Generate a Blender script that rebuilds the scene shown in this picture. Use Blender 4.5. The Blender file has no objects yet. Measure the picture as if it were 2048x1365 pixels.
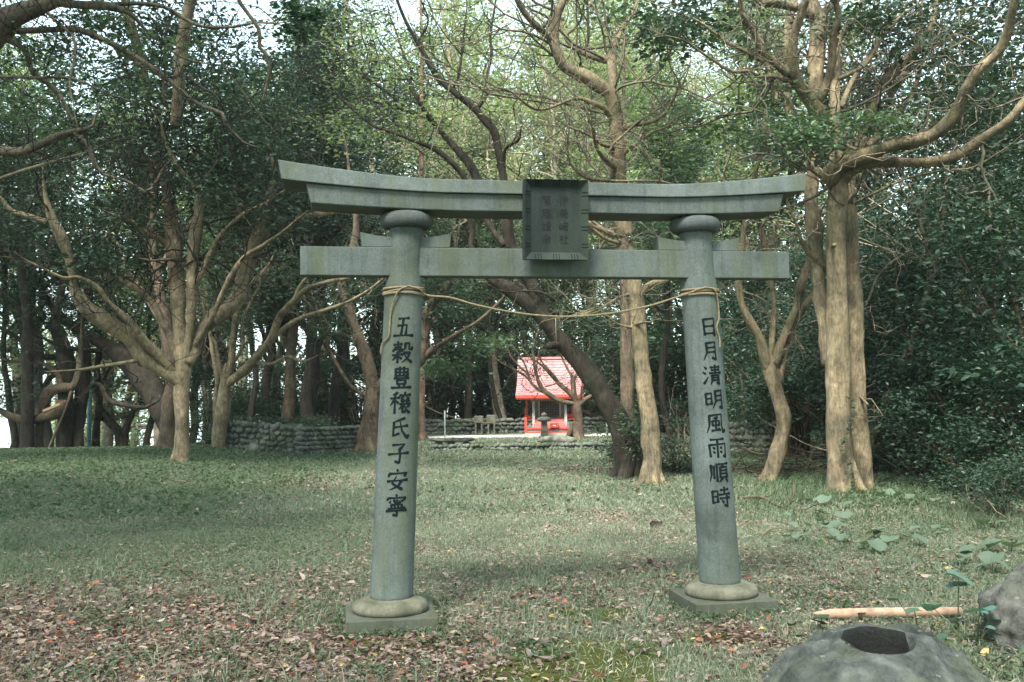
import bpy, bmesh, math, random
import numpy as np
from mathutils import Vector, Matrix, noise as mnoise

random.seed(7)
RS = np.random.RandomState(11)
sc = bpy.context.scene
COL = sc.collection

# ------------------------------------------------------------------ camera
FPX = 1992.0; HC = 1.55
TH = math.radians(0.8); PT = math.atan((800 - 682.5) / FPX)
F_ = np.array([0, math.cos(PT), math.sin(PT)])
U0 = np.array([0, -math.sin(PT), math.cos(PT)]); R0 = np.array([1.0, 0, 0])
R_ = math.cos(TH) * R0 - math.sin(TH) * U0
U_ = math.sin(TH) * R0 + math.cos(TH) * U0
CAM = np.array([0, 0, HC])
cd = bpy.data.cameras.new('camera'); cam = bpy.data.objects.new('camera', cd); COL.objects.link(cam)
cd.sensor_width = 36.0; cd.lens = FPX / 2048 * 36.0; cd.clip_start = 0.05; cd.clip_end = 6000
cam.matrix_world = Matrix(((R_[0], U_[0], -F_[0], 0), (R_[1], U_[1], -F_[1], 0), (R_[2], U_[2], -F_[2], HC), (0, 0, 0, 1)))
sc.camera = cam

# ------------------------------------------------------------------ light
SUN_EL = math.radians(55); SUN_AZ = math.radians(-162)      # from behind the camera, a little to the left
w = bpy.data.worlds.new('World'); sc.world = w; w.use_nodes = True
nt = w.node_tree; bg = nt.nodes['Background']
sky = nt.nodes.new('ShaderNodeTexSky'); sky.sky_type = 'NISHITA'; sky.sun_disc = False
sky.sun_elevation = SUN_EL; sky.sun_rotation = SUN_AZ; sky.air_density = 1.0; sky.dust_density = 1.5; sky.ozone_density = 1.0
hs = nt.nodes.new('ShaderNodeHueSaturation'); hs.inputs['Saturation'].default_value = 0.38; hs.inputs['Value'].default_value = 1.0   # thin white cloud over the blue
nt.links.new(sky.outputs[0], hs.inputs['Color']); tn = nt.nodes.new('ShaderNodeMix'); tn.data_type = 'RGBA'; tn.blend_type = 'MULTIPLY'; tn.inputs[0].default_value = 1.0; tn.inputs[7].default_value = (0.84, 1.0, 0.97, 1)
nt.links.new(hs.outputs[0], tn.inputs[6]); nt.links.new(tn.outputs[2], bg.inputs['Color']); bg.inputs['Strength'].default_value = 0.15
sl = bpy.data.lights.new('sun', 'SUN'); sl.energy = 2.7; sl.angle = math.radians(16); sl.color = (1.0, 0.94, 0.85)
sun = bpy.data.objects.new('sun', sl); COL.objects.link(sun)
sd = Vector((math.sin(SUN_AZ) * math.cos(SUN_EL), math.cos(SUN_AZ) * math.cos(SUN_EL), math.sin(SUN_EL)))
sun.rotation_euler = sd.to_track_quat('Z', 'Y').to_euler()
sc.view_settings.view_transform = 'Standard'; sc.view_settings.look = 'None'
sc.view_settings.exposure = 2.1; sc.view_settings.gamma = 1.0
sc.render.engine = 'CYCLES'
cy = sc.cycles
cy.use_denoising = True; cy.max_bounces = 6; cy.diffuse_bounces = 3; cy.glossy_bounces = 2
cy.transmission_bounces = 3; cy.transparent_max_bounces = 4; cy.volume_bounces = 0
cy.use_adaptive_sampling = True; cy.sample_clamp_indirect = 4
HAZE = 0.0004

# ------------------------------------------------------------------ helpers
def P(x, y, Y):
    """point of the world seen at photo pixel (x, y), at ground distance Y"""
    d = F_ + R_ * ((x - 1024) / FPX) - U_ * ((y - 682.5) / FPX)
    return CAM + d * (Y / d[1])
def G(x, y, z=0.0):
    d = F_ + R_ * ((x - 1024) / FPX) - U_ * ((y - 682.5) / FPX)
    return CAM + d * ((z - HC) / d[2])
ZN = {0: (0, 0, 1.0), 1: (0, 0, 2.73), 2: (0, 450, 2.73), 3: (600, 0, 2.73), 4: (1300, 0, 2.73), 5: (1300, 450, 2.481), 6: (800, 560, 3.1017), 7: (1000, 690, 6.5)}
def zp(zone, p):
    ox, oy, s = ZN[zone]
    return (ox + p[0] / s, oy + p[1] / s, p[2] / s)

def hnoise(x, y, s, seed=0):
    x = np.asarray(x, float) / s + 1000.3 + seed * 17.17; y = np.asarray(y, float) / s + 1000.7 + seed * 31.3
    xi = np.floor(x).astype(np.int64); yi = np.floor(y).astype(np.int64); fx = x - xi; fy = y - yi
    def h(a, b):
        v = np.sin(a * 127.1 + b * 311.7 + seed * 74.7) * 43758.5453
        return v - np.floor(v)
    fx = fx * fx * (3 - 2 * fx); fy = fy * fy * (3 - 2 * fy)
    return (h(xi, yi) * (1 - fx) + h(xi + 1, yi) * fx) * (1 - fy) + (h(xi, yi + 1) * (1 - fx) + h(xi + 1, yi + 1) * fx) * fy
def fbm(x, y, s, seed=0):
    return 0.55 * hnoise(x, y, s, seed) + 0.3 * hnoise(x, y, s / 2.3, seed + 1) + 0.15 * hnoise(x, y, s / 5.1, seed + 2)
def sstep(a, b, x):
    t = np.clip((x - a) / (b - a), 0, 1); return t * t * (3 - 2 * t)
def gz(x, y):
    """height of the ground"""
    x = np.asarray(x, float); y = np.asarray(y, float)
    r = x / np.maximum(y, 1.0)
    z = 0.05 * (fbm(x, y, 2.6, 3) - 0.5) * sstep(3, 6, y)
    z = z + 0.22 * sstep(-5.5, -8.5, x) * sstep(13, 19, y) * sstep(34, 30, y)
    edge = 35 + 40 * sstep(-0.34, -0.22, r)
    z = z - 30 * sstep(0, 60, y - edge)
    return z

def new_mesh(name, V, quads=None, tris=None, mats=(), col=None, smooth=True, midx=None):
    me = bpy.data.meshes.new(name)
    V = np.ascontiguousarray(V, np.float32)
    q = np.zeros((0, 4), np.int32) if quads is None else np.asarray(quads, np.int32).reshape(-1, 4)
    t = np.zeros((0, 3), np.int32) if tris is None else np.asarray(tris, np.int32).reshape(-1, 3)
    nl = q.size + t.size; npol = len(q) + len(t)
    me.vertices.add(len(V)); me.vertices.foreach_set('co', V.ravel())
    me.loops.add(nl); me.loops.foreach_set('vertex_index', np.concatenate([q.ravel(), t.ravel()]).astype(np.int32))
    me.polygons.add(npol)
    ls = np.concatenate([np.arange(len(q)) * 4, len(q) * 4 + np.arange(len(t)) * 3]).astype(np.int32)
    me.polygons.foreach_set('loop_start', ls)
    if midx is not None:
        me.polygons.foreach_set('material_index', np.asarray(midx, np.int32))
    me.polygons.foreach_set('use_smooth', np.full(npol, smooth, bool))
    for m in mats: me.materials.append(m)
    if col is not None:
        a = me.color_attributes.new('Col', 'FLOAT_COLOR', 'POINT')
        c = np.ones((len(V), 4), np.float32); c[:, :3] = col
        a.data.foreach_set('color', c.ravel())
    me.update(calc_edges=True); me.validate()
    return me

class MB:
    """collects shapes and links them as ONE mesh object"""
    def __init__(s): s.v = []; s.q = []; s.t = []; s.n = 0; s.mi = []
    def add(s, V, quads=(), tris=()):
        V = np.asarray(V, float).reshape(-1, 3)
        if len(quads): s.q.append(np.asarray(quads, int).reshape(-1, 4) + s.n)
        if len(tris): s.t.append(np.asarray(tris, int).reshape(-1, 3) + s.n)
        s.v.append(V); s.n += len(V); return s
    def box(s, x0, x1, y0, y1, z0, z1):
        V = [(x, y, z) for z in (z0, z1) for y in (y0, y1) for x in (x0, x1)]
        return s.add(V, [(0, 2, 3, 1), (4, 5, 7, 6), (0, 1, 5, 4), (2, 6, 7, 3), (0, 4, 6, 2), (1, 3, 7, 5)])
    def hexa(s, c):  # 8 corners ordered as in box
        return s.add(c, [(0, 2, 3, 1), (4, 5, 7, 6), (0, 1, 5, 4), (2, 6, 7, 3), (0, 4, 6, 2), (1, 3, 7, 5)])
    def lathe(s, prof, n=40, cx=0, cy=0, shear=(0, 0)):
        """prof: (r, z) from bottom to top"""
        k = len(prof); a = np.linspace(0, 2 * math.pi, n, endpoint=False); V = []
        for r, z in prof:
            for t in a: V.append((cx + shear[0] * z + r * math.cos(t), cy + shear[1] * z + r * math.sin(t), z))
        Q = [(i * n + j, i * n + (j + 1) % n, (i + 1) * n + (j + 1) % n, (i + 1) * n + j) for i in range(k - 1) for j in range(n)]
        b = len(V); V.append((cx + shear[0] * prof[0][1], cy, prof[0][1])); V.append((cx + shear[0] * prof[-1][1], cy, prof[-1][1]))
        T = [(b, (j + 1) % n, j) for j in range(n)] + [(b + 1, (k - 1) * n + j, (k - 1) * n + (j + 1) % n) for j in range(n)]
        return s.add(V, Q, T)
    def tube(s, pts, rad, sides=8, caps=True, jit=0.0):
        pts = np.asarray(pts, float); rad = np.asarray(rad, float); n = len(pts)
        tg = np.gradient(pts, axis=0); tg /= np.maximum(np.linalg.norm(tg, axis=1, keepdims=True), 1e-9)
        ref = np.array([0.0, 1.0, 0.02]) if abs(tg[0][1]) < 0.9 else np.array([1.0, 0, 0])
        u = np.cross(tg[0], ref); u /= np.linalg.norm(u)
        a = np.linspace(0, 2 * math.pi, sides, endpoint=False); ca = np.cos(a)[:, None]; sa = np.sin(a)[:, None]
        V = np.zeros((n, sides, 3))
        if jit > 0:
            ph = RS.rand(4) * 6.28
        for i in range(n):
            u = u - tg[i] * np.dot(u, tg[i]); u /= max(np.linalg.norm(u), 1e-9); v = np.cross(tg[i], u)
            rr = rad[i]
            if jit > 0:
                rr = (rad[i] * (1 + jit * (np.sin(2 * a + ph[0] + i * 0.35) * 0.5 + np.sin(3 * a + ph[1] - i * 0.5) * 0.45 + math.sin(i * 0.9 + ph[2]) * 0.35 + 0.25 * (RS.rand(sides) - 0.5))))[:, None]
            V[i] = pts[i] + rr * (ca * u + sa * v)
        if jit > 0 and sides >= 9:   # knots and swellings
            for _ in range(int(n * 0.22)):
                i = RS.randint(n); j = RS.randint(sides); g = np.exp(-((np.arange(n) - i)[:, None] / 1.1) ** 2 - (((np.arange(sides) - j + sides // 2) % sides - sides // 2)[None, :] / 1.0) ** 2)
                V = V + (V - pts[:, None, :]) * (g * RS.uniform(.10, .34))[..., None]
        idx = np.arange(n * sides).reshape(n, sides)
        A = idx[:-1]; B = idx[1:]
        Q = np.stack([A, np.roll(A, -1, 1), np.roll(B, -1, 1), B], -1).reshape(-1, 4)
        V = V.reshape(-1, 3); T = []
        if caps and sides > 4:
            V = np.vstack([V, pts[0], pts[-1]]); b = n * sides
            T = [(b, (j + 1) % sides, j) for j in range(sides)] + [(b + 1, (n - 1) * sides + j, (n - 1) * sides + (j + 1) % sides) for j in range(sides)]
        return s.add(V, Q, T)
    def rock(s, c, size, seed=0, sub=2, rough=0.18, rot=None):
        V, T = ICO[sub]; r = np.random.RandomState(seed)
        V = V.copy(); ph = r.rand(6, 4) * 6.28; d = np.zeros(len(V))
        for k in range(6):
            f = 1.2 + k * 0.9
            d += (np.sin(V[:, 0] * f + ph[k, 0] + 1.3 * np.sin(V[:, 1] * f + ph[k, 1])) * np.cos(V[:, 2] * f + ph[k, 2])) / (1 + k * 0.6)
        if sub >= 4:
            o3 = Vector((seed * 3.1, seed * 1.7, 0)); d = np.array([1.25 * mnoise.fractal(Vector(v) * 1.1 + o3, 0.9, 2.1, 6) + 0.8 * abs(mnoise.noise(Vector(v) * 3.3 + o3)) for v in V])
        V = np.sign(V) * np.abs(V) ** 0.8 if sub < 4 else V
        V = V * (1 + rough * d)[:, None] * np.asarray(size)
        if rot is not None:
            a, b = math.cos(rot), math.sin(rot); V = np.stack([V[:, 0] * a - V[:, 2] * b, V[:, 1], V[:, 0] * b + V[:, 2] * a], 1)
        return s.add(V + np.asarray(c), [], T)
    def build(s, name, mat, parent=None, smooth=True, bevel=0, col=None, auto=None):
        V = np.vstack(s.v); Q = np.vstack(s.q) if s.q else None; T = np.vstack(s.t) if s.t else None
        me = new_mesh(name, V, Q, T, [mat] if mat else [], col, smooth)
        return link(name, me, parent, bevel, auto)
def link(name, me, parent=None, bevel=0, auto=None):
    o = bpy.data.objects.new(name, me); COL.objects.link(o)
    if parent is not None: o.parent = parent
    if bevel:
        m = o.modifiers.new('edge', 'BEVEL'); m.width = bevel; m.segments = 2; m.limit_method = 'ANGLE'; m.angle_limit = math.radians(40)
    return o
def make_ico(sub):
    bm = bmesh.new(); bmesh.ops.create_icosphere(bm, subdivisions=sub, radius=1.0)
    V = np.array([v.co[:] for v in bm.verts]); T = np.array([[v.index for v in f.verts] for f in bm.faces]); bm.free(); return V, T
ICO = {k: make_ico(k) for k in (1, 2, 3, 4, 5)}
def empty(name, loc=(0, 0, 0), rz=0.0):
    o = bpy.data.objects.new(name, None); COL.objects.link(o); o.location = loc; o.rotation_euler = (0, 0, rz); o.empty_display_size = 0.2
    return o
def tag(o, label=None, cat=None, group=None, kind=None):
    if label: o['label'] = label
    if cat: o['category'] = cat
    if group: o['group'] = group
    if kind: o['kind'] = kind
    return o
def copy_tree(o, parent=None):
    c = o.copy(); COL.objects.link(c); c.parent = parent
    for ch in list(o.children): copy_tree(ch, c)
    return c

# ------------------------------------------------------------------ materials
def mat(name):
    m = bpy.data.materials.new(name); m.use_nodes = True
    return m, m.node_tree, m.node_tree.nodes['Principled BSDF']
def nd(nt, t, **kw):
    n = nt.nodes.new(t)
    for k, v in kw.items():
        if k in n.inputs: n.inputs[k].default_value = v
        else: setattr(n, k, v)
    return n
def ramp(nt, fac, stops):
    r = nt.nodes.new('ShaderNodeValToRGB'); e = r.color_ramp.elements
    while len(e) < len(stops): e.new(0.5)
    for i, (p, c) in enumerate(stops): e[i].position = p; e[i].color = (*c, 1)
    nt.links.new(fac, r.inputs[0]); return r
def mixc(nt, fac, a, b, mode='MIX'):
    m = nt.nodes.new('ShaderNodeMix'); m.data_type = 'RGBA'; m.blend_type = mode
    for s, v in ((0, fac), (6, a), (7, b)):
        if hasattr(v, 'links') or hasattr(v, 'is_linked'): nt.links.new(v, m.inputs[s])
        elif s == 0: m.inputs[0].default_value = v
        else: m.inputs[s].default_value = (*v, 1)
    return m.outputs[2]
def noise(nt, vec, scale, detail=4, rough=0.6):
    n = nt.nodes.new('ShaderNodeTexNoise'); n.inputs['Scale'].default_value = scale; n.inputs['Detail'].default_value = detail; n.inputs['Roughness'].default_value = rough
    if vec is not None: nt.links.new(vec, n.inputs['Vector'])
    return n.outputs[0]
def bump(nt, bsdf, h, strength=0.4, dist=0.01):
    b = nt.nodes.new('ShaderNodeBump'); b.inputs['Strength'].default_value = strength; b.inputs['Distance'].default_value = dist
    nt.links.new(h, b.inputs['Height']); nt.links.new(b.outputs[0], bsdf.inputs['Normal'])
def coords(nt, kind='Object', scale=(1, 1, 1)):
    tc = nt.nodes.new('ShaderNodeTexCoord'); mp = nt.nodes.new('ShaderNodeMapping'); mp.inputs['Scale'].default_value = scale
    nt.links.new(tc.outputs[kind], mp.inputs['Vector']); return mp.outputs[0]

def granite(name, base, algae, k_algae=0.5, speck=1.0):
    m, nt, b = mat(name); v = coords(nt)
    c = ramp(nt, noise(nt, v, 260, 2), [(0.3, tuple(x * 0.62 for x in base)), (0.5, base), (0.72, tuple(min(1, x * 1.4) for x in base))]).outputs[0]
    big = ramp(nt, noise(nt, v, 2.2, 5, 0.65), [(0.30, (0.5, 0.53, 0.48)), (0.48, (0.9, 0.92, 0.9)), (0.66, (1.2, 1.2, 1.2))]).outputs[0]
    c = mixc(nt, 1.0, c, big, 'MULTIPLY')
    c = mixc(nt, 1.0, c, ramp(nt, noise(nt, v, 55, 4, 0.7), [(0.34, (0.82, 0.83, 0.82)), (0.66, (1.14, 1.14, 1.14))]).outputs[0], 'MULTIPLY')
    rs_ = ramp(nt, noise(nt, coords(nt, 'Object', (9, 9, 0.5)), 2.2, 5, 0.65), [(0.50, (1, 1, 1)), (0.70, (0.66, 0.70, 0.67))]).outputs[0]
    c = mixc(nt, 1.0, c, rs_, 'MULTIPLY')
    vs = coords(nt, 'Object', (3.4, 3.4, 0.55))
    st = ramp(nt, noise(nt, vs, 1.5, 4, 0.6), [(0.44, (0, 0, 0)), (0.66, (1, 1, 1))]).outputs[0]
    c = mixc(nt, mixc(nt, k_algae, (0, 0, 0), st), c, algae)
    pits = ramp(nt, noise(nt, v, 70, 2), [(0.70, (0, 0, 0)), (0.76, (1, 1, 1))]).outputs[0]
    c = mixc(nt, mixc(nt, 0.45 * speck, (0, 0, 0), pits), c, (0.03, 0.035, 0.03))
    nt.links.new(c, b.inputs['Base Color']); b.inputs['Roughness'].default_value = 0.85; b.inputs['Specular IOR Level'].default_value = 0.3
    bump(nt, b, noise(nt, v, 140, 4, 0.7), 0.35, 0.004)
    return m
M_STONE = granite('granite', (0.102, 0.120, 0.116), (0.075, 0.09, 0.042), 0.55)
M_STONE_D = granite('dark_granite', (0.022, 0.031, 0.030), (0.06, 0.075, 0.045), 0.4)
M_STONE_M = granite('mossy_granite', (0.135, 0.128, 0.095), (0.05, 0.056, 0.03), 0.85, 1.8)
M_STONE_C = granite('weathered_granite', (0.085, 0.095, 0.10), (0.06, 0.075, 0.045), 0.4)
M_STONE_P = granite('shaded_granite', (0.075, 0.08, 0.062), (0.05, 0.06, 0.03), 0.75, 1.4)  # plinth stone darkened overall to stand in for the shade on its front
M_INK, nt, b = mat('engraved_dark'); b.inputs['Base Color'].default_value = (0.009, 0.014, 0.015, 1); b.inputs['Roughness'].default_value = 0.95; b.inputs['Specular IOR Level'].default_value = 0.05
M_PLQI, nt, b = mat('plaque_engraving'); b.inputs['Base Color'].default_value = (0.008, 0.010, 0.010, 1); b.inputs['Roughness'].default_value = 0.9

def rockmat(name, c0, c1, moss, km=0.5, sc=4.0):
    m, nt, b = mat(name); v = coords(nt)
    c = ramp(nt, noise(nt, v, sc, 8, 0.68), [(0.32, c0), (0.68, c1)]).outputs[0]
    ms = ramp(nt, noise(nt, v, sc * 0.6, 5, 0.6), [(0.48, (0, 0, 0)), (0.62, (1, 1, 1))]).outputs[0]
    c = mixc(nt, mixc(nt, km, (0, 0, 0), ms), c, moss)
    c = mixc(nt, 1.0, c, ramp(nt, noise(nt, v, sc * 0.9, 9, 0.78), [(0.38, (0.38, 0.4, 0.38)), (0.5, (0.95, 0.95, 0.95)), (0.64, (1.35, 1.33, 1.28))]).outputs[0], 'MULTIPLY')
    li = ramp(nt, noise(nt, v, sc * 2.7, 2, 0.4), [(0.70, (0, 0, 0)), (0.735, (1, 1, 1))]).outputs[0]
    c = mixc(nt, mixc(nt, 0.5, (0, 0, 0), li), c, (0.28, 0.30, 0.25))
    nt.links.new(c, b.inputs['Base Color']); b.inputs['Roughness'].default_value = 0.9
    bump(nt, b, noise(nt, v, sc * 4, 10, 0.75), 1.0, 0.035)
    return m
M_ROCK = rockmat('basin_rock', (0.026, 0.033, 0.031), (0.13, 0.145, 0.13), (0.05, 0.065, 0.032), 0.55, 7.0)
M_ROCKP = rockmat('pale_rock', (0.045, 0.05, 0.044), (0.15, 0.15, 0.13), (0.10, 0.12, 0.07), 0.5, 6.0)
M_WALL = rockmat('wall_stone', (0.05, 0.058, 0.05), (0.16, 0.17, 0.145), (0.06, 0.08, 0.035), 0.55, 1.6)
M_WALLP = rockmat('wall_stone_pale', (0.065, 0.07, 0.056), (0.18, 0.18, 0.145), (0.09, 0.11, 0.05), 0.4, 1.6)
M_CORE, nt, b = mat('wall_core'); b.inputs['Base Color'].default_value = (0.02, 0.022, 0.018, 1); b.inputs['Roughness'].default_value = 1

def bark(name, c0, c1, moss=(0.08, 0.10, 0.04), km=0.3, bs=0.5, stretch=0.25):
    m, nt, b = mat(name); v = coords(nt, 'Object', (1, 1, stretch)); v0 = coords(nt)
    c = ramp(nt, noise(nt, v, 7, 8, 0.65), [(0.3, c0), (0.66, c1)]).outputs[0]
    pt = ramp(nt, noise(nt, v0, 1.3, 4, 0.6), [(0.36, (0.5, 0.52, 0.52)), (0.62, (1.15, 1.12, 1.06))]).outputs[0]
    c = mixc(nt, 1.0, c, pt, 'MULTIPLY')
    bl = ramp(nt, noise(nt, v0, 4.2, 7, 0.72), [(0.36, (0.55, 0.56, 0.56)), (0.5, (0.98, 0.98, 0.97)), (0.66, (1.25, 1.22, 1.16))]).outputs[0]
    c = mixc(nt, 1.0, c, bl, 'MULTIPLY')
    fn = ramp(nt, noise(nt, v, 30, 5, 0.75), [(0.36, (0.55, 0.55, 0.56)), (0.6, (1.18, 1.17, 1.15))]).outputs[0]
    c = mixc(nt, 1.0, c, fn, 'MULTIPLY')
    ms = ramp(nt, noise(nt, v0, 0.9, 5, 0.65), [(0.5, (0, 0, 0)), (0.64, (1, 1, 1))]).outputs[0]
    c = mixc(nt, mixc(nt, km, (0, 0, 0), ms), c, moss)
    lc_ = ramp(nt, noise(nt, v0, 3.4, 6, 0.7), [(0.60, (0, 0, 0)), (0.66, (1, 1, 1))]).outputs[0]
    c = mixc(nt, mixc(nt, 0.38, (0, 0, 0), lc_), c, tuple(min(.4, x * 1.25 + .04) for x in c1))
    sp = ramp(nt, noise(nt, v0, 14, 2), [(0.70, (0, 0, 0)), (0.74, (1, 1, 1))]).outputs[0]
    c = mixc(nt, mixc(nt, 0.5, (0, 0, 0), sp), c, tuple(x * 0.4 for x in c0))
    nt.links.new(c, b.inputs['Base Color']); b.inputs['Roughness'].default_value = 0.85; b.inputs['Specular IOR Level'].default_value = 0.25
    bump(nt, b, noise(nt, v, 13, 8, 0.72), bs, 0.05)
    return m
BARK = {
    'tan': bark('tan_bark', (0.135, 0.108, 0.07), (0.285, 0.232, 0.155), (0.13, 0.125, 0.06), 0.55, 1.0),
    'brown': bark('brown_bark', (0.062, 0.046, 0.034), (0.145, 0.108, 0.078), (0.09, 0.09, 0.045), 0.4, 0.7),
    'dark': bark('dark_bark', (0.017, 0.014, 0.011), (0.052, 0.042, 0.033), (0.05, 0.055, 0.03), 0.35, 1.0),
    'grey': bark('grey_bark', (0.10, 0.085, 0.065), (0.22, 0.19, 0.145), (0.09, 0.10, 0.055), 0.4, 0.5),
    'red': bark('red_bark', (0.19, 0.105, 0.075), (0.36, 0.225, 0.165), (0.16, 0.12, 0.08), 0.2, 0.9, 0.12),
    'pale': bark('pale_bark', (0.26, 0.21, 0.16), (0.46, 0.385, 0.30), (0.22, 0.19, 0.12), 0.3, 0.3),
}
def leafmat(name, rough=0.5, trans=0.4, tcol=(1.5, 1.5, 0.75), spec=0.35):
    m, nt, b = mat(name); a = nt.nodes.new('ShaderNodeAttribute'); a.attribute_name = 'Col'
    nt.links.new(a.outputs['Color'], b.inputs['Base Color']); b.inputs['Roughness'].default_value = rough; b.inputs['Specular IOR Level'].default_value = spec
    t = nt.nodes.new('ShaderNodeBsdfTranslucent'); nt.links.new(mixc(nt, 1.0, a.outputs['Color'], tcol, 'MULTIPLY'), t.inputs['Color'])
    mx = nt.nodes.new('ShaderNodeMixShader'); mx.inputs[0].default_value = trans
    nt.links.new(b.outputs[0], mx.inputs[1]); nt.links.new(t.outputs[0], mx.inputs[2])
    nt.links.new(mx.outputs[0], nt.nodes['Material Output'].inputs['Surface']); return m
M_LEAF = leafmat('leaves_soft', 0.55, 0.42, (1.25, 1.35, 0.8), 0.3)
M_LEAFD = leafmat('leaves_dense', 0.5, 0.2, (1.2, 1.3, 0.8), 0.3)
M_GLOSS = leafmat('leaves_glossy', 0.46, 0.25, (1.4, 1.5, 0.8), 0.35)
M_GRASS = leafmat('grass_blades', 0.5, 0.35, (1.3, 1.3, 0.8))
M_DEAD = leafmat('dead_leaves', 0.65, 0.15, (1.2, 1.0, 0.7))
M_BIG = leafmat('broad_leaves', 0.6, 0.25, (1.2, 1.3, 0.8), 0.3)
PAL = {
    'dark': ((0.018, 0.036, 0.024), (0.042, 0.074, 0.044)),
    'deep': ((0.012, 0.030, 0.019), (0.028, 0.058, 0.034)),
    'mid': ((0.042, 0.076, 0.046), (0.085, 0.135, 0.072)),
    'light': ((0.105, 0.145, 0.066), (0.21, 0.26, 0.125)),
    'pale': ((0.19, 0.22, 0.125), (0.33, 0.365, 0.23)),  # leaf colour lifted to carry the backlit glow of the high canopy
}
def simple(name, c, rough=0.7, var=0.25, scale=8, bs=0.2):
    m, nt, b = mat(name); v = coords(nt)
    cc = ramp(nt, noise(nt, v, scale, 6, 0.65), [(0.3, tuple(x * (1 - var) for x in c)), (0.7, tuple(min(1, x * (1 + var)) for x in c))]).outputs[0]
    nt.links.new(cc, b.inputs['Base Color']); b.inputs['Roughness'].default_value = rough
    bump(nt, b, noise(nt, v, scale * 6, 5), bs, 0.01); return m
M_ROPE = simple('straw_rope', (0.21, 0.165, 0.10), 0.9, 0.4, 60)
M_CONC = simple('pale_slab', (0.55, 0.53, 0.47), 0.9, 0.15, 2)
M_REDP = simple('vermilion_paint', (0.58, 0.075, 0.045), 0.55, 0.2, 5)
M_PINK = simple('faded_red_wood', (0.50, 0.20, 0.19), 0.8, 0.25, 6)
M_WHITEW = simple('weathered_white_wood', (0.46, 0.45, 0.42), 0.8, 0.2, 6)
M_GREYW = simple('grey_wood', (0.22, 0.21, 0.19), 0.85, 0.25, 6)
M_DARKW = simple('dark_wood', (0.05, 0.045, 0.042), 0.8, 0.3, 6)
M_LOG = simple('peeled_wood', (0.34, 0.22, 0.15), 0.8, 0.45, 14)
M_PLANK = simple('orange_plank', (0.20, 0.115, 0.055), 0.7, 0.2, 8)
M_POLE = simple('blue_green_paint', (0.13, 0.30, 0.31), 0.5, 0.15, 3)
M_POST = simple('galvanised_metal', (0.30, 0.33, 0.32), 0.5, 0.15, 3)
M_WHITE = simple('white_paper', (0.75, 0.74, 0.70), 0.8, 0.05, 3)

# ------------------------------------------------------------------ ground, sea
def axis(lims):
    out = []
    for a, b_, st in lims: out.append(np.arange(a, b_, st))
    return np.concatenate(out + [[lims[-1][1]]])
xs = axis([(-3000, -300, 300), (-300, -60, 30), (-60, -14, 2), (-14, 14, 0.22), (14, 60, 2), (60, 300, 30), (300, 3000, 300)])
ys = axis([(-60, 2, 4), (2, 14, 0.16), (14, 50, 0.5), (50, 120, 4), (120, 400, 30), (400, 3200, 280)])
X, Yg = np.meshgrid(xs, ys); Zg = gz(X, Yg)
V = np.stack([X, Yg, Zg], -1).reshape(-1, 3); ny, nx = X.shape
I = np.arange(ny * nx).reshape(ny, nx)
Q = np.stack([I[:-1, :-1], I[:-1, 1:], I[1:, 1:], I[1:, :-1]], -1).reshape(-1, 4)
def patch(x, y, px, py, rx, ry):
    """soft patch of ground, given where it shows in the photograph"""
    c = G(px, py); sy = (G(px, py - ry)[1] - G(px, py + ry)[1]) / 2; return np.exp(-((x - c[0]) / (rx * c[1] / FPX)) ** 2 - ((y - c[1]) / sy) ** 2)
def f_moss(x, y):
    k = sum(patch(x, y, *p) for p in ((1150, 1320, 190, 60), (1430, 1275, 110, 30), (1180, 1225, 120, 16), (420, 1225, 60, 14), (780, 1290, 120, 22), (560, 1290, 90, 18), (1080, 1365, 200, 40)))
    return sstep(0.42, 0.62, k * (0.45 + 1.1 * fbm(x, y, 0.5, 21)))
def f_litter(x, y):
    """how thickly dead leaves lie"""
    k = 1.5 * patch(x, y, 120, 1240, 330, 75) + 1.3 * patch(x, y, 330, 1300, 380, 70) + 1.2 * patch(x, y, 880, 1310, 130, 50) + 1.1 * patch(x, y, 1510, 1290, 90, 40) + .8 * patch(x, y, 1130, 1195, 130, 14) + 1.0 * patch(x, y, 560, 1340, 260, 50) + .5 * patch(x, y, 640, 1150, 120, 30) + .5 * patch(x, y, 1330, 1130, 60, 40) + .7 * patch(x, y, 1230, 1050, 60, 25) + .5 * patch(x, y, 1580, 1180, 110, 30)
    k = k + 1.0 * patch(x, y, 1180, 942, 150, 14) + .9 * patch(x, y, 640, 965, 140, 18) + .6 * patch(x, y, 1040, 990, 90, 10) + .4 * patch(x, y, 960, 925, 90, 8)
    return np.clip(k * (0.25 + 1.35 * fbm(x, y, 0.55, 41)), 0, 1.3)
def f_grass(x, y):
    return np.clip(1.15 - 0.75 * f_litter(x, y) - 0.97 * f_moss(x, y), 0.02, 1)
mo = f_moss(X, Yg).ravel(); li = np.clip(f_litter(X, Yg), 0, 1).ravel()
soil = np.array([0.075, 0.066, 0.048]); grassc = np.array([0.11, 0.13, 0.08]); mossc = np.array([0.058, 0.068, 0.016]); litc = np.array([0.17, 0.135, 0.105])
pt = fbm(X, Yg, 0.8, 61).ravel()[:, None]
gc = soil * (1 - pt) + grassc * pt
gc = gc * (1 - 0.55 * li[:, None]) + litc * 0.55 * li[:, None]
gc = gc * (1 - mo[:, None]) + mossc * mo[:, None]
M_GROUND, nt, b = mat('ground_soil'); a = nt.nodes.new('ShaderNodeAttribute'); a.attribute_name = 'Col'; v = coords(nt)
c = mixc(nt, 1.0, a.outputs['Color'], ramp(nt, noise(nt, v, 22, 8, 0.75), [(0.3, (0.45, 0.45, 0.45)), (0.7, (1.5, 1.5, 1.5))]).outputs[0], 'MULTIPLY')
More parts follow.
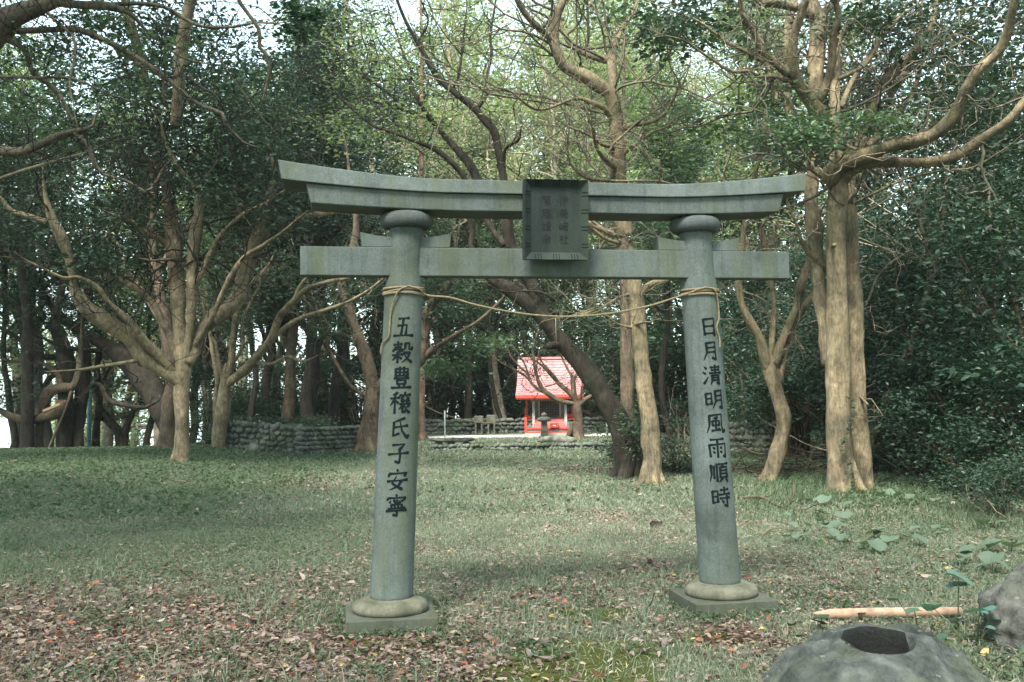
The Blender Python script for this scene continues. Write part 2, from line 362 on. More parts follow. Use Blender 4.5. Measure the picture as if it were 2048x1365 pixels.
nt.links.new(c, b.inputs['Base Color']); b.inputs['Roughness'].default_value = 0.95; b.inputs['Specular IOR Level'].default_value = 0.1
bump(nt, b, noise(nt, v, 40, 8, 0.75), 0.9, 0.02)
tag(link('ground', new_mesh('ground', V, Q, None, [M_GROUND], gc)), kind='structure')
M_SEA, nt, b = mat('sea_water'); b.inputs['Base Color'].default_value = (0.35, 0.42, 0.42, 1); b.inputs['Roughness'].default_value = 0.18
bump(nt, b, noise(nt, coords(nt), 0.3, 4), 0.2, 0.3)
m = MB(); m.add([(-3000, 110, -12), (3000, 110, -12), (3000, 3600, -12), (-3000, 3600, -12)], [(0, 1, 2, 3)])
tag(m.build('sea', M_SEA), kind='structure')

# ------------------------------------------------------------------ torii
TO = np.array([0.325, 7.30, -0.014]); TA = math.radians(9.6)
torii = tag(empty('stone_torii', tuple(TO), TA), 'weathered grey granite torii gate with inscribed pillars and a dark name plaque', 'torii')
KOR = (1.223 - 1.105) / 2.5
def beam(name, prof, half_t, half_b, zt, zb, n, matl, bev=0.007, shift=-0.03):
    """curved beam along x; prof: list of (depth, frac) cross section from bottom front round"""
    m = MB(); k = len(prof); V = []
    for s in np.linspace(-1, 1, n):
        for dv, fr in prof:
            uu = half_b + (half_t - half_b) * min(fr, 1.0)
            z = zb(s) + (zt(s) - zb(s)) * fr
            V.append((s * uu + shift, dv, z))
    Qs = [(i * k + j, (i + 1) * k + j, (i + 1) * k + (j + 1) % k, i * k + (j + 1) % k) for i in range(n - 1) for j in range(k)]
    m.add(V, Qs)
    def fan(o, rev):
        T = []
        for j in range(1, k - 1): T.append((o, o + j, o + j + 1) if not rev else (o, o + j + 1, o + j))
        return T
    m.t.append(np.array(fan(0, False) + fan((n - 1) * k, True)))
    o = m.build(name, matl, torii, smooth=False, bevel=bev); return o
up = lambda s: (max(0.0, abs(s) - 0.42) / 0.58) ** 1.5
beam('top_lintel', [(-0.19, 0), (0.19, 0), (0.17, 1.0), (0.0, 1.16), (-0.17, 1.0)], 1.955, 1.928, lambda s: 3.136 + 0.110 * up(s), lambda s: 3.036 + 0.070 * up(s), 33, M_STONE)
beam('under_lintel', [(-0.155, 0), (0.155, 0), (0.165, 1.0), (-0.165, 1.0)], 1.765, 1.73, lambda s: 3.034 + 0.052 * up(s), lambda s: 2.914 + 0.036 * up(s), 29, M_STONE)
m = MB(); m.box(-1.838, 1.808, -0.07, 0.07, 2.455, 2.660); m.build('tie_beam', M_STONE, torii, False, 0.006)
STR = {
'五': 'h28,12 75,8|v50,12 40,88|h24,44 66,40 62,86|h5,90 97,88',
'穀': 'h8,16 46,12|v28,2 28,30|h14,28 42,26|d8,36 5,48|h10,38 50,36 46,45|p40,46 20,54|h4,64 52,60|v28,52 28,98|p26,66 2,88|n30,68 48,82|p62,10 62,30 52,44|h62,10 82,8 80,36 95,36 96,26|p56,54 86,52 74,76 48,98|n60,62 76,82 98,98',
'豊': 'v22,10 23,44|h22,12 80,10 78,44|v42,2 42,42|v60,2 60,42|h24,27 78,26|h24,43 78,42|h16,54 84,52|v30,62 32,80|h30,63 70,62 67,79|h32,80 68,79|d38,84 42,93|p64,83 58,93|h4,97 97,95',
'穣': 'p36,4 12,14|h4,30 44,26|v24,12 24,98|p24,32 2,64|n26,36 42,54|v70,2 70,12|h46,16 97,13|p62,20 50,34|n76,20 92,32|h52,42 92,40|v62,34 62,56|v80,34 80,56|h48,56 97,54|p66,58 42,80|v60,68 60,94 74,88|p92,62 78,72|n68,62 78,82 98,97',
'氏': 'p74,4 18,24|v24,22 22,84 48,74|h26,46 88,38|n52,18 62,62 86,94 96,78',
'子': 'h22,10 78,6 54,32|v54,30 58,60 54,92 36,84|h3,52 97,46',
'安': 'd48,2 50,14|d14,18 8,38|h16,24 92,20 82,34|n46,34 26,68 76,97|p70,54 54,80 14,98|h3,58 97,52',
'寧': 'd48,0 50,10|d12,14 6,28|h14,18 92,15 84,26|d24,30 18,40|v38,26 44,40 64,40 66,32|d50,24 54,32|d72,26 80,34|v26,48 28,64|h26,48 76,46 74,62|v42,48 43,62|v58,48 58,62|h12,66 90,63|h3,76 97,72|v52,76 54,96 36,92',
'日': 'v24,14 28,92|h24,16 78,10 78,94|h32,50 74,46|h30,84 76,82',
'月': 'p30,12 32,60 14,98|h30,14 76,8 76,94 58,84|h34,36 72,33|h34,58 72,55',
'清': 'd12,10 24,22|d4,36 18,46|q30,60 8,92|h42,14 90,10|v66,2 66,42|h46,27 88,24|h36,42 98,38|p48,52 48,78 40,98|h48,53 86,50 86,94 74,88|h52,64 82,62|h52,76 82,74',
'明': 'v10,24 12,76|h10,25 38,20 37,74|h14,48 36,46|h12,76 38,70|p56,10 58,60 40,98|h56,12 92,6 92,94 78,86|h60,34 90,30|h60,56 90,53',
'風': 'p20,10 18,60 4,96|h20,12 82,4 80,60 88,92 99,80|p60,20 36,26|v32,38 34,60|h32,38 68,36 66,58|h34,59 66,57|v50,24 50,82|h28,84 66,78|d64,70 72,84',
'雨': 'h16,10 84,6|v10,34 14,92|h10,36 92,28 90,94 80,86|v50,10 50,94|d26,46 36,54|d26,66 36,74|d62,44 72,52|d62,64 72,72',
'順': 'p10,14 12,60 2,94|v24,18 24,78|v38,8 38,92|h48,10 98,6|p72,10 62,22|v54,24 54,74|h54,25 92,22 92,72|h56,40 90,38|h56,55 90,53|h54,72 92,70|p66,76 46,96|n78,76 96,94',
'時': 'v8,22 10,76|h8,23 34,20 33,74|h10,48 32,46|h8,78 36,70|h48,16 90,12|v68,2 68,36|h40,38 99,33|h44,56 96,52|v80,42 82,94 66,88|d54,64 62,78',
'伊': 'p30,4 4,48|v20,30 20,98|h42,14 88,12 88,58|h34,36 98,34|h42,58 88,57|p62,14 56,70 34,98',
'美': 'd32,2 40,14|p68,2 60,14|h14,18 86,16|h20,32 80,30|h8,46 92,44|v50,18 50,46|h6,62 94,60|p50,48 46,74 8,98|n52,64 68,84 96,98',
'崎': 'v20,20 20,72|v4,36 4,80|h4,82 36,78|v36,34 36,84|h46,16 96,14|p70,2 64,18 46,34|n72,18 90,32|h42,44 98,42|h52,58 74,57|v52,58 52,80|v74,57 74,80|h52,80 74,80|v88,44 88,96 78,92',
'社': 'd24,2 32,14|h6,26 42,24 6,62|v26,44 26,98|n30,50 44,62|h54,38 94,36|v74,6 74,92|h46,93 99,92',
'菊': 'h6,14 94,12|v32,2 32,24|v66,2 66,24|p28,26 4,56|h24,38 88,36 86,96 74,90|d36,48 42,56|p66,46 58,56|h26,62 76,60|v50,46 50,94|p48,64 28,86|n52,64 72,84',
'理': 'h4,14 38,12|h6,46 38,44|v22,14 22,80|h2,84 42,76|v50,10 52,54|h50,12 92,10 90,54|h52,32 90,30|h52,54 90,52|v70,10 70,94|h52,72 92,70|h42,95 99,93',
'媛': 'n20,6 8,60 36,94|p34,32 22,74 4,98|h2,36 42,32|p90,4 52,14|d54,20 58,28|d70,18 72,26|p90,16 82,26|h50,36 94,34|h46,52 98,50|p64,36 58,70 44,96|p62,66 88,64 74,84 56,98|n64,74 98,98',
'命': 'p50,2 32,26 4,44|n50,2 70,24 97,42|h34,42 66,41|v14,56 16,88|h14,57 42,55 40,82|h16,82 42,80|v56,54 56,98|h56,55 88,53 86,84 76,80',
}
def stroke_outline(code):
    """brush stroke -> centre points and half widths"""
    k = code[0]; pts = np.array([[float(t) for t in q.split(',')] for q in code[1:].split()])
    seg = np.linalg.norm(np.diff(pts, axis=0), axis=1); L = seg.sum(); n = max(5, int(L / 5) + 2)
    t = np.linspace(0, L, n); cum = np.concatenate([[0], np.cumsum(seg)])
    t = np.unique(np.concatenate([t, cum]))
    c = np.stack([np.interp(t, cum, pts[:, i]) for i in (0, 1)], 1); s = t / L
    if k == 'h': w_ = 3.4 + 2.4 * np.abs(2 * s - 1) ** 2 + 1.0 * (s > 0.8)
    elif k == 'v': w_ = 4.6 + 1.4 * np.abs(2 * s - 1) ** 2
    elif k == 'p': w_ = 5.6 * (1 - s) ** 0.6 + 1.0
    elif k == 'q': w_ = 2.0 + 4.5 * s
    elif k == 'n': w_ = 2.4 + 5.2 * s ** 1.2; w_[-1] = 1.6
    else: w_ = 2.6 + 4.6 * s; w_[-1] = 3.6
    return c, w_
def lettering(chars, place, size, name, matl, parent, fat=1.0):
    """place(i, x, y) -> point on the carved face; x, y in metres from the character's centre"""
    m = MB()
    for i, ch in enumerate(chars):
        for ns, code in enumerate(STR[ch].split('|')):
            c, w_ = stroke_outline(code); w_ = w_ * fat
            d = np.gradient(c, axis=0); d /= np.maximum(np.linalg.norm(d, axis=1, keepdims=True), 1e-6)
            nrm = np.stack([-d[:, 1], d[:, 0]], 1)
            A = c + nrm * w_[:, None]; B = c - nrm * w_[:, None]
            e0 = c[0] - d[0] * w_[0] * 0.6; e1 = c[-1] + d[-1] * w_[-1] * 0.7
            V = []
            for q in np.vstack([A, c, B, [e0], [e1]]):
                V.append(place(i, (q[0] - 50) / 100 * size, -(q[1] - 50) / 100 * size, ns))
            n = len(c); Qs = [(j, j + 1, n + j + 1, n + j) for j in range(n - 1)] + [(n + j, n + j + 1, 2 * n + j + 1, 2 * n + j) for j in range(n - 1)]
            T = [(3 * n, 0, n), (3 * n, n, 2 * n), (3 * n + 1, 2 * n - 1, n - 1), (3 * n + 1, 3 * n - 1, 2 * n - 1)]
            m.add(V, Qs, T)
    return m.build(name, matl, parent, False)
def pil_r(z):
    return float(np.interp(z, [0.0, 0.2, 0.8, 1.4, 2.0, 2.3, 2.40, 2.50, 2.95], [0.153, 0.150, 0.147, 0.143, 0.138, 0.136, 0.133, 0.121, 0.120]))
for sgn, chars, ztop, zbot in ((-1, '五穀豊穣氏子安寧', 2.085, 0.845), (1, '日月清明風雨順時', 2.085, 0.83)):
    cx = sgn * 1.223
    zz = np.linspace(0.17, 2.90, 60)
    m = MB(); m.lathe([(pil_r(z), z) for z in zz], 56, cx, 0, (-sgn * KOR, 0)); pil = m.build('pillar', M_STONE, torii)
    def place(i, x, y, ns, sgn=sgn, cx=cx, ztop=ztop, zbot=zbot):
        z = ztop + (zbot - ztop) * i / 7.0 + y; r = pil_r(z) + 0.0016 + 0.00012 * ns; a = x / r - math.pi / 2
        return (cx - sgn * KOR * z + r * math.cos(a), r * math.sin(a), z)
    lettering(chars, place, 0.152, 'carved_lettering', M_INK, pil, 1.12)
    tx = cx - sgn * KOR * 2.86
    a = np.linspace(-math.pi / 2, math.pi / 2, 14)
    m = MB(); m.lathe([(0.11, 2.796)] + [(0.124 + 0.068 * math.cos(t) ** 0.7 if math.cos(t) > 0 else 0.124, 2.858 + 0.058 * math.sin(t)) for t in a] + [(0.12, 2.9165)], 56, tx, 0)
    m.build('capital', M_STONE_C, torii)
    m = MB(); m.lathe([(0.252, 0.098), (0.265, 0.108), (0.268, 0.128), (0.262, 0.150), (0.245, 0.168), (0.215, 0.182), (0.192, 0.188), (0.188, 0.184), (0.184, 0.193), (0.168, 0.195), (0.12, 0.193)], 56, cx, 0)
    m.build('base_ring', M_STONE_M, torii)
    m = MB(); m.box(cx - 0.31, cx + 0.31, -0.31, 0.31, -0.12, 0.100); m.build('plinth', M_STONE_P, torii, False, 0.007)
    for s2 in (-1, 1):
        cu = cx - sgn * KOR * 2.7; x0 = cu + s2 * 0.10; x1 = cu + s2 * 0.325; m = MB(); V = []
        for k in range(9):
            t = k / 8; x = x0 + (x1 - x0) * t; zt = 2.735 + 0.034 * t ** 1.8
            xb = x0 + (x1 - 0.012 * s2 - x0) * t
            V += [(xb, -0.055, 2.663), (x, -0.055, zt), (x, 0.055, zt), (xb, 0.055, 2.663)]
        Qs = [(i * 4 + j, i * 4 + (j + 1) % 4, (i + 1) * 4 + (j + 1) % 4, (i + 1) * 4 + j) for i in range(8) for j in range(4)] + [(3, 2, 1, 0), (32, 33, 34, 35)]
        if s2 < 0: Qs = [q[::-1] for q in Qs]
        m.add(V, Qs); m.build('wedge', M_STONE, torii, False, 0.004)
# name plaque, leaning forward from the beams
plq = empty('name_plaque', (-0.045, -0.20, 2.560)); plq.parent = torii; plq.rotation_euler = (math.radians(5), 0, 0)
PW, PH = 0.229, 0.565
m = MB(); m.box(-PW + 0.045, PW - 0.045, -0.035, 0.03, 0.05, PH - 0.05); m.build('plaque_panel', M_STONE_D, plq, False, 0.002)
m = MB()
def frame_side(p0, p1, q0, q1):
    # outer edge p0-p1 (proud), inner edge q0-q1 (recessed)
    yo, yi, yb = -0.075, -0.036, 0.035
    m.hexa([(p0[0], yo, p0[1]), (p1[0], yo, p1[1]), (p0[0], yb, p0[1]), (p1[0], yb, p1[1]), (q0[0], yi, q0[1]), (q1[0], yi, q1[1]), (q0[0], yb, q0[1]), (q1[0], yb, q1[1])])
i0 = 0.052
frame_side((-PW, 0), (PW, 0), (-PW + i0, i0), (PW - i0, i0)); frame_side((PW, PH), (-PW, PH), (PW - i0, PH - i0), (-PW + i0, PH - i0))
frame_side((-PW, PH), (-PW, 0), (-PW + i0, PH - i0), (-PW + i0, i0)); frame_side((PW, 0), (PW, PH), (PW - i0, i0), (PW - i0, PH - i0))
nfr = sum(len(q) for q in m.q)   # then the grooves cut across the frame
for k in range(4):
    z = 0.10 + k * 0.122
    for s2 in (-1, 1):
        for dz in (-0.012, 0.012):
            x0, x1 = s2 * (PW - 0.002), s2 * (PW - 0.042)
            y0, y1 = -0.0765, -0.0455
            V = [(x0, y0, z + dz - 0.003), (x1, y1, z + dz - 0.003), (x1, y1, z + dz + 0.003), (x0, y0, z + dz + 0.003)]
            m.add(V, [(0, 1, 2, 3)])
for k in range(3):
    x = -0.132 + k * 0.132
    for zz0, zz1 in ((0.002, 0.042), (PH - 0.002, PH - 0.042)):
        for dx in (-0.02, 0.0, 0.02):
            m.add([(x + dx - 0.003, -0.0765, zz0), (x + dx + 0.003, -0.0765, zz0), (x + dx + 0.003, -0.0455, zz1), (x + dx - 0.003, -0.0455, zz1)], [(0, 1, 2, 3)])
pf = m.build('plaque_frame', M_STONE_D, plq, False); pf.data.materials.append(M_INK)
for k in range(nfr, len(pf.data.polygons)): pf.data.polygons[k].material_index = 1
def placep(i, x, y, ns):
    col_ = i // 4; return ((0.058 if col_ == 0 else -0.068) + x, -0.0368 - 0.0001 * ns, 0.422 - (i % 4) * 0.092 + y)
lettering('伊美崎社菊理媛命', placep, 0.066, 'plaque_lettering', M_PLQI, plq, 1.1)

# ------------------------------------------------------------------ straw rope
def catmull(p, n):
    p = np.asarray(p, float); q = np.vstack([2 * p[0] - p[1], p, 2 * p[-1] - p[-2]])
    seg = np.linalg.norm(np.diff(p, axis=0), axis=1); cum = np.concatenate([[0], np.cumsum(seg)]); t = np.linspace(0, cum[-1], n)
    i = np.clip(np.searchsorted(cum, t, 'right') - 1, 0, len(p) - 2); u = ((t - cum[i]) / np.maximum(seg[i], 1e-9))[:, None]
    a, b_, c_, d_ = q[i], q[i + 1], q[i + 2], q[i + 3]
    return 0.5 * (2 * b_ + (c_ - a) * u + (2 * a - 5 * b_ + 4 * c_ - d_) * u ** 2 + (3 * b_ - a - 3 * c_ + d_) * u ** 3)
def twist(m, pts, r=0.0075, strands=3, pitch=0.04):
    pts = np.asarray(pts, float); L = np.linalg.norm(np.diff(pts, axis=0), axis=1).sum(); n = int(L / 0.008) + 8
    c = catmull(pts, n); tg = np.gradient(c, axis=0); tg /= np.linalg.norm(tg, axis=1, keepdims=True)
    u = np.cross(tg, [0.13, 0.2, 1.0]) if abs(tg[n // 2][2]) < 0.8 else np.cross(tg, [1.0, 0.1, 0.1]); u /= np.linalg.norm(u, axis=1, keepdims=True); v = np.cross(tg, u)
    for k in range(strands):
        ph = 2 * math.pi * (k / strands + np.linspace(0, L, n) / pitch)
        m.tube(c + r * 0.95 * (np.cos(ph)[:, None] * u + np.sin(ph)[:, None] * v), np.full(n, r), 5)
rope = tag(empty('straw_rope', tuple(TO), TA), 'twisted straw rope tied round both torii pillars and sagging between them', 'rope')
def rz(sgn, a, z, off=0.012):
    r = pil_r(z) + off; return (sgn * 1.223 - sgn * KOR * z + r * math.cos(a), r * math.sin(a), z)
for sgn in (-1, 1):
    m = MB()
    for k in range(5):
        zc = 2.372 - 0.0125 * k; tilt = (0.006, -0.007, 0.010, -0.004, 0.006)[k]
        pts = [rz(sgn, t, zc + tilt * math.sin(t * 1.0 + k) + 0.003 * math.sin(3 * t), 0.009) for t in np.linspace(0, 2 * math.pi, 26)]
        twist(m, pts, 0.0042)
    m.build('coil', M_ROPE, rope)
m = MB()
A0 = rz(-1, -1.45, 2.374, 0.018); A1 = rz(1, -1.65, 2.374, 0.018)
pts = [A0, rz(-1, -0.9, 2.355, 0.02), rz(-1, -0.25, 2.32, 0.035)]
xs0, xs1 = pts[-1][0], 1.223 - KOR * 2.35 - 0.22
for k in range(1, 12):
    t = k / 12; x = xs0 + (xs1 - xs0) * t; s = 2 * t - 1.08; pts.append((x, -0.09 - 0.03 * math.sin(t * 3.14), 2.325 - 0.165 * (1 - abs(s) ** 1.9)))
pts += [rz(1, -2.65, 2.33, 0.03), rz(1, -2.1, 2.355, 0.02), A1]
twist(m, pts, 0.0042); m.build('span', M_ROPE, rope)
m = MB(); twist(m, [A0, rz(-1, -1.9, 2.33, 0.026), rz(-1, -2.2, 2.2, 0.016), rz(-1, -2.25, 2.08, 0.014), rz(-1, -2.3, 2.02, 0.014), rz(-1, -2.75, 1.97, 0.014), rz(-1, -2.85, 1.90, 0.016)], 0.0036); m.build('tail', M_ROPE, rope)
m = MB(); twist(m, [A1, rz(1, -1.2, 2.36, 0.024), rz(1, -0.95, 2.28, 0.018), rz(1, -0.93, 2.15, 0.014), rz(1, -1.15, 2.08, 0.014), rz(1, -1.0, 1.99, 0.014), rz(1, -1.05, 1.93, 0.016)], 0.0036); m.build('tail', M_ROPE, rope)
m = MB(); xm = 0.0; pm = min(pts[3:14], key=lambda q: q[2]); m.tube([pm, (pm[0], pm[1], pm[2] - 0.1), (pm[0] + 0.004, pm[1], pm[2] - 0.2)], [0.004, 0.0035, 0.003], 5); m.build('thread', M_ROPE, rope)

# ------------------------------------------------------------------ foliage
def unit(a): return a / np.maximum(np.linalg.norm(a, axis=1, keepdims=True), 1e-9)
def leaf_arrays(cent, L, Wd, dirv, nrm, fold=0.12):
    dirv = unit(dirv); side = unit(np.cross(nrm, dirv)); nrm = unit(np.cross(dirv, side))
    L = np.asarray(L)[:, None]; Wd = np.asarray(Wd)[:, None]
    V = np.stack([cent - dirv * L / 2, cent + side * Wd / 2 + nrm * fold * Wd - dirv * L * 0.08, cent + dirv * L / 2 - nrm * fold * 0.8 * Wd, cent - side * Wd / 2 + nrm * fold * Wd - dirv * L * 0.08], 1)
    return V.reshape(-1, 3)
def spray(centres, spread, per, size, pal, rs, flat=0.45, outward=None, up_=1.0, lumvar=0.35):
    """leaves gathered in loose sprays round the given centres"""
    n = len(centres) * per; c = np.repeat(np.asarray(centres), per, 0); ci = np.repeat(np.arange(len(centres)), per)
    off = rs.normal(size=(n, 3)) * spread * np.array([1, 1, flat])
    cent = c + off
    d = off * np.array([1, 1, 0.4]) + rs.normal(size=(n, 3)) * spread * np.array([0.6, 0.6, 0.35]); d[:, 2] -= 0.12 * spread
    nr = rs.normal(size=(n, 3)) * 0.55; nr[:, 2] += up_
    s = size * (0.4 + 0.95 * rs.rand(n)) * (0.75 + 0.5 * rs.rand(len(centres)))[ci]
    V = leaf_arrays(cent, s, s * (0.42 + 0.16 * rs.rand(n)), d, nr)
    p0, p1 = np.array(PAL[pal][0]), np.array(PAL[pal][1])
    t = np.clip(rs.rand(len(centres))[ci] * 0.6 + rs.rand(n) * 0.4, 0, 1)[:, None]
    col = (p0 * (1 - t) + p1 * t) * (1 + lumvar * (rs.rand(n, 1) - 0.5)) * (0.72 + 0.6 * rs.rand(len(centres), 1))[ci] * (1 + 0.12 * (rs.rand(n, 3) - 0.5))
    return V, np.repeat(col, 4, 0)
def crown_mesh(name, parts, matl):
    V = np.vstack([p[0] for p in parts]); C = np.vstack([p[1] for p in parts]); n = len(V) // 4
    return new_mesh(name, V, np.arange(n * 4).reshape(n, 4), None, [matl], C, False)
def wander(p, d, length, r0, r1, rs, seg=6, curl=0.35, lift=0.0):
    pts = [np.array(p, float)]; d = np.array(d, float); d /= np.linalg.norm(d)
    for k in range(seg):
        d = d + rs.normal(size=3) * curl + np.array([0, 0, lift]); d /= np.linalg.norm(d); pts.append(pts[-1] + d * length / seg)
    return np.array(pts), np.linspace(r0, r1, seg + 1)

class Tree:
    def __init__(s, name, label, bk, cat='tree', base=None, Y=None, group=None, seed=0):
        s.rs = np.random.RandomState(seed + 100); s.wood = MB(); s.tw = MB(); s.tbk = {'tan': 'grey', 'brown': 'dark', 'grey': 'dark'}.get(bk, bk); s.lv = []; s.samp = []; s.bk = bk
        s.Y = Y if Y else float(G(*base)[1]); s.base = P(base[0], base[1], s.Y) if base else None
        s.name, s.label, s.cat, s.group = name, label, cat, group
    def limb(s, zone, pts, dY=0.0, start=None, sides=None, jit=0.10):
        q = [zp(zone, p) for p in pts]
        if q[-1][2] > 1.2 and q[-1][2] < q[0][2] * .8: q += [(q[-1][0] + (q[-1][0] - q[-2][0]) * k + s.rs.normal() * 6, q[-1][1] + (q[-1][1] - q[-2][1]) * k - 6 * k, q[-1][2] * f) for k, f in ((.7, .6), (1.4, .22))]
        y0 = s.Y if start is None else s.Y + start
        if s.samp and start is None:
            a = np.array([t[0] for t in s.samp]); i = np.argmin((a[:, 0] - q[0][0]) ** 2 + (a[:, 1] - q[0][1]) ** 2)
            if (a[i, 0] - q[0][0]) ** 2 + (a[i, 1] - q[0][1]) ** 2 < 60 ** 2: y0 = a[i, 2]
        L = np.cumsum([0] + [math.hypot(q[i + 1][0] - q[i][0], q[i + 1][1] - q[i][1]) for i in range(len(q) - 1)]); L = L / L[-1]
        W = np.array([list(P(p[0], p[1], y0 + dY * l)) + [p[2] * (y0 + dY * l) / FPX] for p, l in zip(q, L)])
        Q2 = np.array([[p[0], p[1], y0 + dY * l] for p, l in zip(q, L)])
        ln = np.linalg.norm(np.diff(W[:, :3], axis=0), axis=1).sum(); n = max(6, int(ln / max(0.09, W[:, 3].mean() * 0.8)))
        n = min(n, 110)
        C = catmull(W, n); C2 = catmull(Q2, n); r = np.maximum(C[:, 3], 0.004)
        s.wood.tube(C[:, :3], r, sides or (18 if r.max() > 0.12 else 10 if r.max() > 0.04 else 6), True, jit)
        for a, b_, rr in zip(C2, C[:, :3], r): s.samp.append((a, b_, rr))
        return s
    def flare(s, r, k=5):
        """roots spreading at the foot"""
        b_ = s.base
        for i in range(k):
            a = 6.28 * i / k + s.rs.rand(); d = np.array([math.cos(a), math.sin(a), 0])
            s.wood.tube(catmull([b_ + d * r * 0.25 + [0, 0, r * 2.6], b_ + d * r * 0.55 + [0, 0, r * 1.5], b_ + d * r * 0.95 + [0, 0, r * 0.55], b_ + d * r * 1.5 + [0, 0, 0.0], b_ + d * r * 2.3 + [0, 0, -r * 0.3]], 12), np.interp(np.linspace(0, 1, 12), [0, .3, .6, .8, 1], [r * .36, r * .42, r * .36, r * .22, r * .08]), 8, True, 0.12)
        return s
    def twigs(s, n, length, rmax=0.09, r0=0.012, curl=0.42, lift=0.05, sub=3, box=None):
        pool = [t for t in s.samp if t[2] < rmax and (box is None or (box[0] < t[0][0] < box[2] and box[1] < t[0][1] < box[3]))]
        if not pool: return s
        for k in range(n):
            t = pool[s.rs.randint(len(pool))]; d = s.rs.normal(size=3) * [1, 0.8, 0.8] + [0, 0, 0.25]; L = length * (0.5 + s.rs.rand())
            rr = min(r0, t[2] * 0.7)
            p, r = wander(t[1], d, L, rr, rr * 0.4, s.rs, 8, curl, lift); s.tw.tube(p, r, 4, False)
            for j in range(sub):
                i = s.rs.randint(2, 8); p2, r2 = wander(p[i], p[i] - p[i - 1] + s.rs.normal(size=3) * L * 0.12, L * 0.5, rr * 0.55, rr * 0.22, s.rs, 6, curl, lift); s.tw.tube(p2, r2, 3 if r2[0] < .008 else 4, False)
        return s
    def blob(s, px, py, rx, ry, dY=0.0, rd=1.0, n=30, per=26, size=0.13, pal='dark', spread=0.28, twig=True, flat=0.45):
        """n sprays of leaves spread through a lump of the crown, each on a twig of its own"""
        rs = s.rs; cs = []
        while len(cs) < n:
            v = rs.uniform(-1, 1, 3)
            if v @ v <= 1: cs.append(P(px + v[0] * rx, py + v[1] * ry, s.Y + dY + v[2] * rd))
        cs = np.array(cs); s.lv.append(spray(cs, spread, per, size, pal, rs, flat))
        if twig and s.samp:
            S = [t[1] for t in s.samp]; Rr = [t[2] for t in s.samp]; A = np.array(S)
            order = np.argsort([((A - c) ** 2).sum(1).min() for c in cs])
            for c in cs[order]:
                A = np.array(S); i = int(np.argmin(((A - c) ** 2).sum(1) * (1 + 0.8 * rs.rand(len(A))))); a = A[i]; L = np.linalg.norm(c - a)
                if L > 3.2: continue
                mid = (a + c) / 2 + rs.normal(size=3) * L * 0.15; q = catmull([a, mid, c], 7)
                q[1:-1] += rs.normal(size=(5, 3)) * L * 0.03; r0 = min(Rr[i] * 0.8, 0.005 + 0.006 * L)
                s.tw.tube(q, np.linspace(r0, 0.003, 7), 4, False)
                for j in (2, 4, 6): S.append(q[j]); Rr.append(max(.003, r0 * (1 - j / 8)))
        return s
    def done(s, matl=None):
        b_ = s.base if s.base is not None else np.array([0, 0, 0]); o = empty(s.name, tuple(b_)); tag(o, s.label, s.cat, s.group)
        W, T = s.wood, s.tw; q1 = np.vstack(W.q); V = np.vstack(W.v + T.v) - b_; t1 = np.vstack(W.t) if W.t else np.zeros((0, 3), int)
        q2 = np.vstack(T.q) + W.n if T.q else np.zeros((0, 4), int)
        link('trunk', new_mesh('trunk', V, np.vstack([q1, q2]), t1, [BARK[s.bk], BARK[s.tbk]], None, True, np.concatenate([np.zeros(len(q1)), np.ones(len(q2)), np.zeros(len(t1))])), o)
        if s.lv:
            pr = [(v - b_, c) for v, c in s.lv]; link('crown', crown_mesh('crown', pr, matl or M_LEAF), o)
        return o

# ------------------------------------------------------------------ the trees one can tell apart
# many-limbed tree at the left
t = Tree('spreading_tree', 'many-limbed brown tree with thick spreading boughs left of the torii', 'tan', base=(358, 942), seed=1); t.tbk = 'dark'
t.limb(2, [(985, 1375, 50), (988, 1250, 42), (995, 1050, 38), (990, 900, 42), (1000, 790, 42), (1000, 740, 36)]).flare(0.20)
t.limb(2, [(985, 870, 38), (930, 815, 38), (870, 780, 40), (780, 720, 40), (700, 610, 42), (590, 540, 45), (480, 460, 42), (410, 360, 30), (405, 300, 26), (385, 200, 26), (340, 80, 30), (290, -20, 26), (255, -130, 15), (240, -220, 8)], -2.0)
t.limb(1, [(262, 1215, 18), (230, 1205, 16), (150, 1180, 15), (60, 1150, 13), (0, 1080, 10), (-80, 1040, 8)], -0.6)
t.limb(2, [(960, 830, 22), (880, 730, 22), (800, 640, 22), (700, 520, 18), (600, 430, 15), (520, 330, 12), (420, 285, 10), (350, 290, 8), (240, 240, 6)], -2.5)
t.limb(2, [(980, 740, 24), (940, 640, 22), (870, 490, 20), (820, 410, 17), (720, 330, 15), (600, 280, 14), (480, 235, 12), (400, 235, 10), (260, 225, 8), (100, 190, 6), (0, 165, 5)], 1.0)
t.limb(2, [(1000, 790, 34), (985, 650, 36), (975, 500, 38), (972, 400, 40), (955, 200, 42), (945, 60, 45), (925, -40, 36), (930, -90, 28), (900, -190, 20), (880, -330, 14), (860, -520, 9)], 0.8)
t.limb(2, [(1010, 760, 30), (1040, 560, 24), (1045, 400, 26), (1050, 200, 30), (1070, 50, 34), (1085, -70, 26), (1060, -200, 17), (960, -330, 13), (900, -460, 9)], -0.8)
t.limb(2, [(1025, 760, 36), (1090, 590, 38), (1180, 500, 45), (1290, 410, 42), (1340, 250, 40), (1400, 100, 44), (1440, 10, 42), (1560, -10, 26), (1680, -50, 20), (1830, -70, 12), (1911, -110, 7)], 1.2)
t.limb(1, [(1430, 1245, 34), (1440, 1150, 26), (1475, 1040, 20), (1500, 950, 14), (1480, 850, 8)], 0.5)
t.limb(2, [(1045, 690, 20), (1150, 520, 16), (1250, 300, 14), (1330, 180, 13), (1440, 110, 10), (1540, 40, 7)], -1.5)
t.limb(2, [(780, 735, 16), (700, 750, 11), (600, 765, 10), (450, 790, 8)], -1.2)
